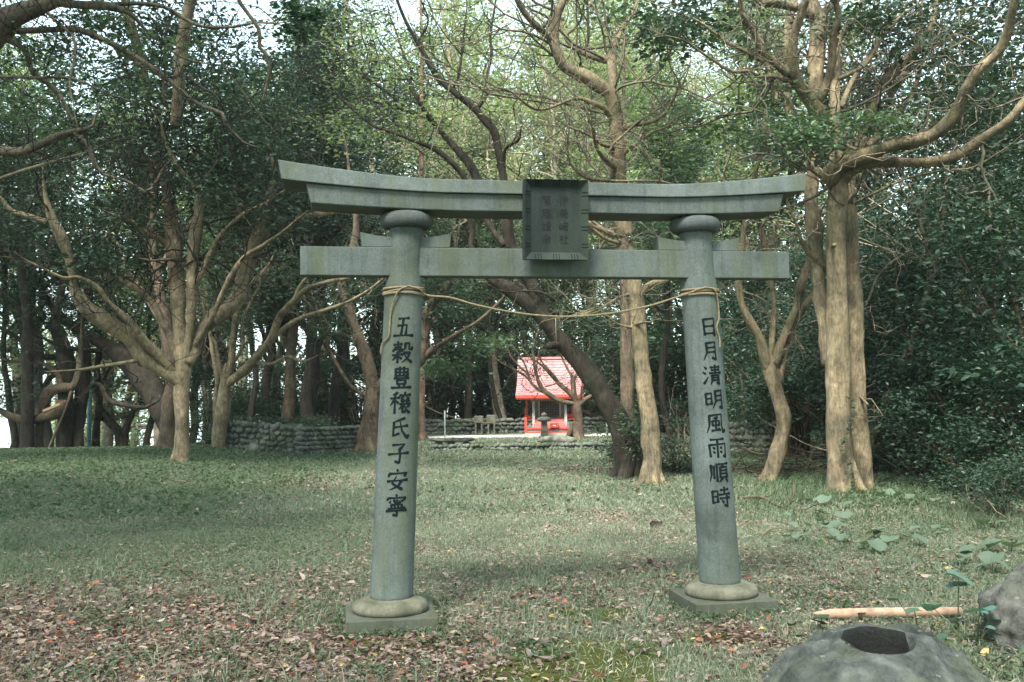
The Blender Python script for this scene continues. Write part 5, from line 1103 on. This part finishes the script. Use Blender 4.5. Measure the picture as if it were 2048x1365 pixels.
# ------------------------------------------------------------------ the wood behind: a few trees built once, then copied
def wood_tree(kind, seed):
    rs = np.random.RandomState(seed); m = MB(); lv = []
    spec = dict(broad=(16, .24, 'grey', 'light', .165, 3.4, 1.2, .20), bright=(18, .20, 'pale', 'pale', .15, 3.2, 1.4, .18), dusky=(14, .22, 'dark', 'dark', .17, 3.0, .9, .24), deep=(11, .20, 'dark', 'deep', .16, 2.8, .6, .22), cedar=(19, .24, 'brown', 'dark', .16, 1.6, .5, .22), slim=(13, .12, 'dark', 'mid', .15, 2.0, .9, .18))[kind]
    H, r0, bk, pal, ls, cw, cl, spr = spec
    p = np.zeros(3); d = np.array([rs.normal() * .06, rs.normal() * .06, 1]); pts = [np.array([0, 0, -.4])]; n = 14
    for k in range(n):
        dd = d + rs.normal(size=3) * [.12, .12, 0] * (.35 if kind == 'cedar' else 1); pts.append(pts[-1] + dd / np.linalg.norm(dd) * H / n)
    pts = np.array(pts); rad = r0 * np.linspace(1.0, .12, len(pts)) ** .9; rad[0] *= 1.5; rad[1] *= 1.05
    c = catmull(pts, 44); m.tube(c, np.interp(np.linspace(0, 1, 44), np.linspace(0, 1, len(rad)), rad), 10, True, .12)
    cs = []
    nl = 34 if kind == 'cedar' else 20
    h0 = dict(broad=.30, bright=.34, dusky=.24, deep=.16, cedar=.30, slim=.36)[kind]
    for k in range(nl):
        t = h0 + (1 - h0) * ((k + rs.rand()) / nl) * .97; i = int(t * 43); a = k * 2.4 + rs.rand()
        L = cw * (1.25 - .75 * (t - h0) / (1 - h0)) * (.7 + .6 * rs.rand()); lift = .05 if kind == 'cedar' else .13
        d0 = np.array([math.cos(a), math.sin(a), (-.1 if kind == 'cedar' else .45 + .3 * rs.rand())])
        rr = r0 * (1.05 - t) * (.32 if kind == 'cedar' else .55) + .012
        q, r = wander(c[i], d0, L, rr, rr * .25, rs, 9, .22, lift); m.tube(q, r, 6, False)
        for j in range(6):
            b_ = rs.randint(3, 10); q2, r2 = wander(q[b_], q[b_] - q[b_ - 1] + rs.normal(size=3) * L * .09, L * (.3 + .3 * rs.rand()), rr * .4, .006, rs, 6, .3, .05); m.tube(q2, r2, 4, False)
            cs += [q2[3], q2[5], q2[6] + rs.normal(size=3) * .3]
        cs += [q[-1], q[6] + rs.normal(size=3) * .25]
    cs = np.array(cs); lv.append(spray(cs, spr * 1.7, 20 if kind == 'bright' else 30, ls, pal, rs, .45))
    o = empty('wood_tree'); m.build('trunk', BARK[bk], o); link('crown', crown_mesh('crown', lv, M_LEAFD if pal in ('dark', 'deep') else M_LEAF), o); return o
def shrub(kind, seed):
    rs = np.random.RandomState(seed); m = MB(); H, W_, pal, ls, n, per, ml = dict(tall=(5.6, 2.3, 'deep', .105, 520, 30, M_GLOSS), mid=(3.2, 1.9, 'deep', .10, 380, 28, M_GLOSS), low=(1.3, 1.0, 'dark', .085, 150, 26, M_GLOSS), far=(3.6, 2.4, 'dark', .15, 300, 26, M_LEAF))[kind]
    cs = []
    lumps = []
    for k in range(max(14, n // 14)):
        v = rs.normal(size=3); v /= np.linalg.norm(v); rr0 = .55 + .5 * rs.rand() ** .5; lumps.append(v * rr0)
    for k in range(n):
        v = lumps[rs.randint(len(lumps))] + rs.normal(size=3) * [.16, .16, .10]; cs.append((v[0] * W_, v[1] * W_, max(.12, H * .5 + v[2] * H * .5)))
    for k in range(0):
        v = rs.normal(size=3); v /= np.linalg.norm(v); rr = (.55 + .45 * rs.rand() ** .5) * (1 + .22 * math.sin(3 * math.atan2(v[1], v[0]) + seed) + .18 * math.sin(7 * v[2] + seed * 2)); z = H * .5 + v[2] * rr * H * .5
        cs.append((v[0] * rr * W_, v[1] * rr * W_, max(.15, z)))
    cs = np.array(cs)
    for k in range(26):
        c = cs[rs.randint(len(cs))]; q = catmull([(rs.normal() * .15, rs.normal() * .15, -.2), (c[0] * .35, c[1] * .35, c[2] * .5), c], 10); m.tube(q, np.linspace(.012 * H, .004, 10), 5, False)
    o = empty('evergreen_shrub'); m.build('stem', BARK['brown'], o); link('foliage', crown_mesh('foliage', [spray(cs, .20 if kind != 'far' else .3, per, ls, pal, rs, .5)], ml), o); return o
PROTO = {}
def put(kind, px, Y, scale=1.0, label='', cat='tree', group=None, name=None, lean=0.0):
    key = (kind, RS.randint(2)); first = key not in PROTO
    if first: PROTO[key] = (shrub if kind in ('tall', 'mid', 'low', 'far') else wood_tree)(kind, 500 + len(PROTO))
    o = PROTO[key] if first else copy_tree(PROTO[key])
    q = P(px, 800, Y); o.location = (q[0], q[1], float(gz(q[0], q[1])) - .05); s = scale * (.9 + .2 * RS.rand()); o.scale = (s, s, s * (.95 + .1 * RS.rand())); o.rotation_euler = (lean * .3, lean, RS.rand() * 6.28)
    if name: o.name = name
    tag(o, label, cat, group); return o
LOOK = dict(broad='grey-barked broadleaf tree with light foliage', bright='pale-barked tree with bright airy foliage', dusky='dark-trunked tree with dusky foliage', deep='low-branching dark evergreen tree', cedar='straight brown-barked conifer', slim='slim dark-stemmed tree')
def wood(where, items):
    for kind, px, Y, s in items:
        put(kind, px, Y, s, LOOK[kind] + ' ' + where, 'tree', LOOK[kind] + 's ' + where)
wood('behind the dry-stone wall at the left', [('slim', 500, 34.5, 1.0), ('dusky', 532, 40, 1.1), ('cedar', 571, 36, .9), ('dusky', 608, 35.5, 1.1), ('slim', 632, 38, 1.1), ('dusky', 664, 43, 1.1), ('deep', 690, 50, 1.3), ('dusky', 590, 52, 1.2), ('slim', 455, 40, 1.1), ('dusky', 420, 46, 1.2)])
wood('left of the shrine beyond the boundary wall', [('slim', 872, 47.5, 1.0), ('dusky', 905, 53, .9), ('cedar', 936, 50, .8), ('slim', 962, 56, 1.1), ('slim', 992, 49, 1.0), ('broad', 1012, 60, 1.1), ('bright', 930, 64, 1.3), ('broad', 800, 58, 1.2), ('deep', 780, 50, .9), ('broad', 890, 66, 1.4), ('bright', 850, 50, 1.0)])
wood('beyond the roof of the red shrine', [('bright', 1060, 54, 1.1), ('slim', 1130, 52, 1.1), ('broad', 1090, 62, 1.4), ('bright', 1030, 58, 1.2), ('bright', 1140, 66, 1.3), ('slim', 1180, 49, 1.1)])
wood('right of the shrine behind the gate', [('bright', 1220, 50, 1.1), ('broad', 1280, 46, 1.0), ('bright', 1330, 52, 1.2), ('slim', 1370, 42, 1.1), ('bright', 1410, 56, 1.3), ('dusky', 1400, 40, .9), ('bright', 1450, 46, 1.1), ('broad', 1330, 60, 1.3), ('slim', 1345, 33, .9)])
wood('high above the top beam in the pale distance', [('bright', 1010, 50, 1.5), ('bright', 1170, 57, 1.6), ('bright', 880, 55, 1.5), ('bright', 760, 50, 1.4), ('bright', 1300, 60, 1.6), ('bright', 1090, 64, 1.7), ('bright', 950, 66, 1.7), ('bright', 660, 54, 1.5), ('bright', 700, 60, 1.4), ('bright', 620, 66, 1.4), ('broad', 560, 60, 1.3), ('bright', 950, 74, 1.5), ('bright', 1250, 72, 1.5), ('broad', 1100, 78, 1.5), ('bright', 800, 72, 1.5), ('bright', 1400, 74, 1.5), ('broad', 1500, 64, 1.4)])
wood('behind the dark shrubs at the right', [('broad', 1560, 38, 1.1), ('dusky', 1640, 44, 1.2), ('dusky', 1740, 34, 1.0), ('broad', 1800, 42, 1.2), ('dusky', 1900, 33, 1.0), ('deep', 1980, 38, 1.2), ('dusky', 2060, 30, 1.0), ('broad', 2120, 40, 1.2), ('deep', 1700, 52, 1.4), ('dusky', 2250, 26, 1.0), ('broad', 1480, 52, 1.2), ('dusky', 2380, 22, .9)])
wood('far left beyond the spreading tree', [('broad', 330, 46, 1.2), ('dusky', 390, 52, 1.3), ('broad', 200, 52, 1.5), ('dusky', 100, 47, 1.5), ('broad', 20, 50, 1.4), ('broad', -60, 42, 1.3), ('broad', 250, 62, 1.6), ('slim', 288, 34.2, .9), ('slim', 20, 33.5, .9), ('dusky', -180, 32, 1.0), ('dusky', -320, 27, 1.0), ('broad', 460, 62, 1.4), ('broad', 140, 74, 1.9)])
for px, lab in ((470, 'small leafy bush on the left end of the dark dry-stone wall'), (545, 'small leafy bush spilling over the dark dry-stone wall'), (640, 'small leafy bush behind the slanting dry-stone wall'), (590, 'small leafy bush at the corner of the dry-stone walls')): put('low', px, 31.5 if px < 600 else 33, .85, lab, 'shrub', 'bushes along the dry-stone walls')
SG = 'dark evergreen shrubs massed at the right'
for kind, px, Y, s, lab in [('tall', 1600, 25.5, .85, 'dark evergreen shrub between the knotty tree and the largest tree'), ('tall', 1700, 24, 1.0, 'tall dark shrub directly behind the largest tree'), ('tall', 1800, 22.5, .95, 'tall dark shrub behind the thin leaning stem'), ('tall', 1890, 23, 1.05, 'tall dark shrub round the crooked reddish stem'), ('tall', 1985, 20, 1.0, 'tall dark shrub right of the crooked reddish stem'), ('tall', 2090, 17.5, 1.0, 'dark shrub cut by the right edge'), ('tall', 2200, 15.5, 1.0, 'dark shrub just outside the right edge'), ('mid', 1950, 16.5, .75, 'lower dark shrub in front of the tall ones near the right edge'), ('mid', 2055, 14.6, .7, 'nearest dark shrub at the right edge'), ('mid', 1840, 19, .75, 'low dark shrub at the right foot of the largest tree'), ('tall', 1500, 31, .7, 'dark shrub behind the right torii pillar'), ('tall', 1660, 31, 1.2, 'tallest dark shrub, filling the gap left of the largest tree'), ('tall', 1850, 29, 1.35, 'high dark shrub rising over the others behind the thin stem'), ('tall', 2000, 26, 1.35, 'high dark shrub at the back near the right edge'), ('low', 1990, 12.6, .6, 'small leafy shrub at the right edge of the lawn'), ('mid', 1420, 33, .7, 'shrub beside the bare twigs right of the right pillar'), ('low', 1345, 20.5, .9, 'small bush at the foot of the pale slender tree'), ('low', 1285, 21.2, .65, 'leafy bush against the foot of the dark leaning tree'), ('low', 1262, 24.5, .9, 'bush behind the dark leaning tree')]:
    put(kind, px, Y, s, lab, 'shrub', SG)
FG = 'shrubs along the far edge of the clearing'
for i, (px, Y, s) in enumerate([(420, 37, .8), (480, 46, 1.0), (560, 48, 1.1), (640, 47, 1.0), (720, 46, 1.0), (790, 49, 1.0), (860, 54, 1.0), (930, 58, 1.0), (985, 60, 1.0), (1060, 56, 1.1), (1120, 55, 1.1), (1190, 50, 1.0), (1260, 48, 1.0), (1320, 44, 1.0), (1380, 46, 1.1), (1450, 42, 1.1), (1540, 40, 1.1), (1610, 44, 1.1)]):
    side = 'behind the left walls' if px < 740 else 'left of the shrine beyond the boundary wall' if px < 1020 else 'behind the shrine' if px < 1200 else 'right of the shrine behind the trees'
    put('far', px, Y, s * (1.55 if px > 1030 else 1.25 if px > 740 else 1.0), 'loose green shrub ' + side, 'shrub', 'loose green shrubs ' + side)

# the wood goes on all round the clearing: trees beside and behind the camera shade it
for i, (kind, x, y, s) in enumerate([('deep', -9, -4, 1.3), ('dusky', -5, -9, 1.2), ('deep', 0, -12, 1.4), ('dusky', 5, -9, 1.2), ('deep', 9.5, -4, 1.3), ('broad', -3, -17, 1.4), ('broad', 4, -18, 1.4), ('deep', 11, 3, 1.2), ('deep', -11, 2, 1.3), ('dusky', -12, 10, 1.2), ('dusky', 13, 10, 1.2), ('deep', -15, -8, 1.4), ('deep', 15, -8, 1.4), ('dusky', -16, 18, 1.2)]):
    o = put(kind, 1024, 30, s, LOOK[kind] + ' standing outside the picture around the camera', 'tree', LOOK[kind] + 's outside the picture'); o.location = (x, y, -.05)

# far wood, one mass
rs = np.random.RandomState(77); n = 2600; xx = rs.uniform(-75, 75, n); yy = rs.uniform(84, 118, n); zz = rs.uniform(-6, 1, n) + 34 * rs.rand(n) ** .9
k = (fbm(xx, zz * 1.3, 9, 91) > .54) & ~((xx / yy < -.27) & (zz < 5.5))
cs = np.stack([xx, yy, zz], 1)[k]
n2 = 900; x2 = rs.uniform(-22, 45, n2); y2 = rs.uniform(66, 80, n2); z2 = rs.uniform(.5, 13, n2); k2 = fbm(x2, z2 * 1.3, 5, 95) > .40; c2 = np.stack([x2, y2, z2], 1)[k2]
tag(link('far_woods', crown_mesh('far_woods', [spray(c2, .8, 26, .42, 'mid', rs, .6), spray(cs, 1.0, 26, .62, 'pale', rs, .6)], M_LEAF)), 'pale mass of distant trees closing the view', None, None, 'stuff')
mt = MB()
for j in range(60):
    x_ = rs.uniform(-60, 60); y_ = rs.uniform(80, 100); h = rs.uniform(14, 26); mt.tube([(x_, y_, -8), (x_ + rs.normal(), y_, h * .5), (x_ + rs.normal() * 2, y_, h)], [.3, .22, .08], 6, False)
tag(mt.build('far_woods_trunks', BARK['grey']), 'grey trunks of the distant wood', None, None, 'stuff')

# ------------------------------------------------------------------ ground: grass, leaves, low plants
def scatter(n, y0, y1, fdens, rs, margin=.9):
    y = np.sqrt(rs.uniform(y0 ** 2, y1 ** 2, n)); x = rs.uniform(-1, 1, n) * (.545 * y + margin); k = rs.rand(n) < fdens(x, y)
    x, y = x[k], y[k]; return np.stack([x, y, gz(x, y)], 1)
def clear(p):
    """keep off stones and plinths"""
    k = np.ones(len(p), bool); ca, sa = math.cos(TA), math.sin(TA)
    lx = (p[:, 0] - TO[0]) * ca + (p[:, 1] - TO[1]) * sa; ly = -(p[:, 0] - TO[0]) * sa + (p[:, 1] - TO[1]) * ca
    for s2 in (-1, 1): k &= ~((np.abs(lx - s2 * 1.223) < .32) & (np.abs(ly) < .32))
    k &= ~(((p[:, 0] - 1.91) / .60) ** 2 + ((p[:, 1] - 5.33) / .56) ** 2 < 1.0); k &= ~((p[:, 1] > 40.3) & (p[:, 1] < 42.4) & (p[:, 0] > -4.3) & (p[:, 0] < 5.1))
    return p[k]
def shade_mix(p): return (0.55 + .9 * fbm(p[:, 0], p[:, 1], .9, 15))[:, None]
gv, gq, gcol, off = [], [], [], 0
def blades(p, h, wd, rs, c0, c1, lie=.6):
    global off
    n = len(p); a = rs.rand(n) * 6.283; hh = h * (.45 + .9 * rs.rand(n)); ln = hh * lie * (.4 + 1.2 * rs.rand(n)); dx, dy = np.cos(a), np.sin(a); b_ = rs.rand(n) * 6.283; sx, sy = np.cos(b_) * wd / 2, np.sin(b_) * wd / 2
    V = np.zeros((n, 6, 3)); V[:, 0] = p; V[:, 1] = p; V[:, 0, 0] -= sx; V[:, 0, 1] -= sy; V[:, 1, 0] += sx; V[:, 1, 1] += sy
    mid = p.copy(); mid[:, 0] += dx * ln * .35; mid[:, 1] += dy * ln * .35; mid[:, 2] += hh * .65; tip = p.copy(); tip[:, 0] += dx * ln; tip[:, 1] += dy * ln; tip[:, 2] += hh * np.clip(1.05 - lie * .35 * rs.rand(n), .4, 1)
    for i, (q, f) in enumerate(((mid, .8), (tip, .12))):
        V[:, 2 + 2 * i] = q; V[:, 3 + 2 * i] = q; V[:, 2 + 2 * i, 0] += sx * f; V[:, 2 + 2 * i, 1] += sy * f; V[:, 3 + 2 * i, 0] -= sx * f; V[:, 3 + 2 * i, 1] -= sy * f
    I = np.arange(n)[:, None] * 6 + off; gq.append(np.concatenate([I + [0, 1, 2, 3], I + [3, 2, 4, 5]]).astype(np.int64)); gv.append(V.reshape(-1, 3)); off += n * 6
    t = np.clip(.6 * fbm(p[:, 0], p[:, 1], .7, 71) + .4 * rs.rand(n), 0, 1)[:, None]; c = (np.array(c0) * (1 - t) + np.array(c1) * t) * (.8 + .4 * rs.rand(n, 1)); gcol.append(np.repeat(c, 6, 0))
rs = np.random.RandomState(5)
GA, GB = (.085, .118, .08), (.25, .285, .205)
blades(clear(scatter(230000, 4.6, 13, lambda x, y: f_grass(x, y) * (.35 + .65 * sstep(.36, .6, fbm(x, y, .5, 33)))  , rs)), .052, .0055, rs, GA, GB, .8)
blades(clear(scatter(26000, 4.6, 12, lambda x, y: sstep(.56, .68, fbm(x, y, .6, 35)) * f_grass(x, y), rs)), .12, .006, rs, GA, GB, .5)
blades(clear(scatter(190000, 13, 26, lambda x, y: f_grass(x, y), rs)), .06, .012, rs, GA, GB, .9)
blades(clear(scatter(120000, 26, 46, lambda x, y: f_grass(x, y), rs)), .08, .028, rs, GA, GB, .8)
blades(clear(scatter(30000, 11, 19, lambda x, y: sstep(.5, .62, fbm(x, y, 1.2, 37)) * sstep(2.5, 4, x), rs)), .16, .012, rs, (.05, .085, .045), (.11, .15, .08), .7)
ST0, ST1 = (.22, .19, .145), (.50, .45, .37)
blades(clear(scatter(110000, 4.8, 14, lambda x, y: .25 + .75 * sstep(.42, .6, fbm(x, y, .45, 39)) * (1 - f_moss(x, y)), rs)), .022, .007, rs, ST0, ST1, 2.6)
blades(clear(scatter(50000, 14, 34, lambda x, y: .3 + .7 * sstep(.42, .6, fbm(x, y, .9, 40)), rs)), .03, .016, rs, ST0, ST1, 2.6)
tag(link('grass', new_mesh('grass', np.vstack(gv), np.vstack(gq), None, [M_GRASS], np.vstack(gcol), False)), 'short grey-green lawn grass', None, None, 'stuff')
def litter(p, size, rs, cols, wts, flat=.35, lift=.012):
    n = len(p); d = rs.normal(size=(n, 3)) * [1, 1, .18]; nr = rs.normal(size=(n, 3)) * flat + [0, 0, 1]; s = size * (.5 + .9 * rs.rand(n)); q = p.copy(); q[:, 2] += lift * (.3 + 1.6 * rs.rand(n))
    # each leaf of six points, curled along its rib
    dirv = unit(d); side = unit(np.cross(nr, dirv)); up3 = unit(np.cross(dirv, side)); L = s[:, None]; W = (s * (.34 + .2 * rs.rand(n)))[:, None]; cu = (rs.normal(size=n) * .22)[:, None]; fo = (.10 + .25 * rs.rand(n))[:, None]
    V = np.stack([q - dirv * L * .5 + up3 * cu * L * .5, q - dirv * L * .18 + side * W * .5 + up3 * fo * W, q + dirv * L * .2 + side * W * .42 + up3 * fo * W, q + dirv * L * .55 + up3 * cu * L * .8, q + dirv * L * .2 - side * W * .42 + up3 * fo * W, q - dirv * L * .18 - side * W * .5 + up3 * fo * W], 1).reshape(-1, 3)
    I = np.arange(n)[:, None] * 6; Q = np.concatenate([I + [0, 1, 2, 3], I + [0, 3, 4, 5]])
    c = np.array(cols)[rs.choice(len(cols), n, p=np.array(wts) / sum(wts))] * (.7 + .6 * rs.rand(n, 1)); return V, Q, np.repeat(c, 6, 0)
DC = [(.145, .095, .072), (.21, .155, .12), (.30, .245, .195), (.085, .055, .042), (.30, .09, .055), (.40, .30, .13), (.19, .145, .14)]
parts = []
parts.append(litter(clear(scatter(52000, 4.6, 9.5, lambda x, y: np.clip(f_litter(x, y), 0, 1) , rs)), .046, rs, DC, [6, 3, 1.2, 6, .4, .2, 3], .5, .02))
parts.append(litter(clear(scatter(90000, 5.5, 14, lambda x, y: (.30 + .7 * sstep(.42, .58, fbm(x, y, .6, 51))) * (1 - .7 * f_moss(x, y)), rs)), .036, rs, DC, [2, 5, 8, 1, .1, .5, 1.5], .45, .014))
parts.append(litter(clear(scatter(2600, 4.6, 9.5, lambda x, y: .5 + 0 * x, rs)), .075, rs, DC, [3, 4, 4, 2, 1.0, 1.1, 2], .5, .02))
parts.append(litter(clear(scatter(46000, 13, 30, lambda x, y: .12 + .8 * np.clip(f_litter(x, y), 0, 1), rs)), .07, rs, DC, [6, 5, 4, 3, .2, .2, 2], .45, .03))
parts.append(litter(clear(scatter(20000, 28, 46, lambda x, y: .15 + .6 * np.clip(f_litter(x, y), 0, 1), rs)), .10, rs, DC, [6, 5, 3, 3, .1, .1, 2], .4, .03))
V = np.vstack([p[0] for p in parts]); o_ = 0; Q = []
for p_ in parts: Q.append(p_[1] + o_); o_ += len(p_[0])
tag(link('fallen_leaves', new_mesh('fallen_leaves', V, np.vstack(Q), None, [M_DEAD], np.vstack([p[2] for p in parts]), False)), 'brown, pinkish and red dead leaves strewn on the ground', None, None, 'stuff')
def cover(p, size, rs, pal, hmax):
    n = len(p); q = p.copy(); q[:, 2] += hmax * (.25 + .8 * rs.rand(n)); d = rs.normal(size=(n, 3)) * [1, 1, .3]; nr = rs.normal(size=(n, 3)) * .45 + [0, 0, 1]; s = size * (.6 + .8 * rs.rand(n)); V = leaf_arrays(q, s, s * .75, d, nr, .1); p0, p1 = map(np.array, PAL[pal]); t = rs.rand(n, 1) * .7 + .3 * fbm(p[:, 0], p[:, 1], .8, 81)[:, None]; return V, np.repeat(p0 * (1 - t) + p1 * t, 4, 0)
PAL['cover'] = ((.04, .07, .04), (.10, .14, .075)); PAL['coverp'] = ((.075, .105, .06), (.15, .19, .115))
lc = []
lc.append(cover(clear(scatter(90000, 7.4, 14, lambda x, y: np.clip(sstep(-.8, -2.6, x) * sstep(8, 9, y) + .75 * sstep(2.2, 3.2, x) * sstep(.36, .52, fbm(x, y, 1.0, 83)), 0, 1), rs)), .034, rs, 'coverp', .035))
lc.append(cover(clear(scatter(90000, 13.5, 34, lambda x, y: np.clip(sstep(-3.2, -5, x) + .9 * sstep(4.2, 5.4, x) + .25 * sstep(.5, .6, fbm(x, y, 1.5, 84)), 0, 1), rs)), .07, rs, 'cover', .09))
lc.append(cover(clear(scatter(34000, 4.6, 8.2, lambda x, y: sstep(.53, .62, fbm(x, y, .42, 85)) * .9, rs)), .030, rs, 'cover', .05))
pc = []
for s2 in (-1, 1):
    for k in range(330):
        e = RS.randint(4); u_ = RS.uniform(-.36, .36); lx, ly = [(u_, -.34 - .05 * RS.rand()), (.34 + .06 * RS.rand(), u_), (-.34 - .06 * RS.rand(), u_), (u_, -.36 - .12 * RS.rand())][e]; lx += s2 * 1.223
        pc.append((TO[0] + lx * math.cos(TA) - ly * math.sin(TA), TO[1] + lx * math.sin(TA) + ly * math.cos(TA), .0))
lc.append(cover(np.array(pc), .03, rs, 'cover', .035))
tag(link('ground_cover', crown_mesh('ground_cover', lc, M_LEAF)), 'low clover-like green leaves covering the ground', None, None, 'stuff')

# ------------------------------------------------------------------ haze
M_HAZE = bpy.data.materials.new('haze'); M_HAZE.use_nodes = True; nt = M_HAZE.node_tree; nt.nodes.clear()
ho = nt.nodes.new('ShaderNodeOutputMaterial'); pv = nt.nodes.new('ShaderNodeVolumePrincipled'); pv.inputs['Color'].default_value = (.86, .93, .88, 1); pv.inputs['Density'].default_value = HAZE; pv.inputs['Anisotropy'].default_value = 0.3
nt.links.new(pv.outputs[0], ho.inputs['Volume'])
if HAZE > 0:
    m = MB(); m.box(-3100, 3100, -70, 3700, -35, 31); hz = m.build('haze', M_HAZE, None, False); tag(hz, kind='stuff')
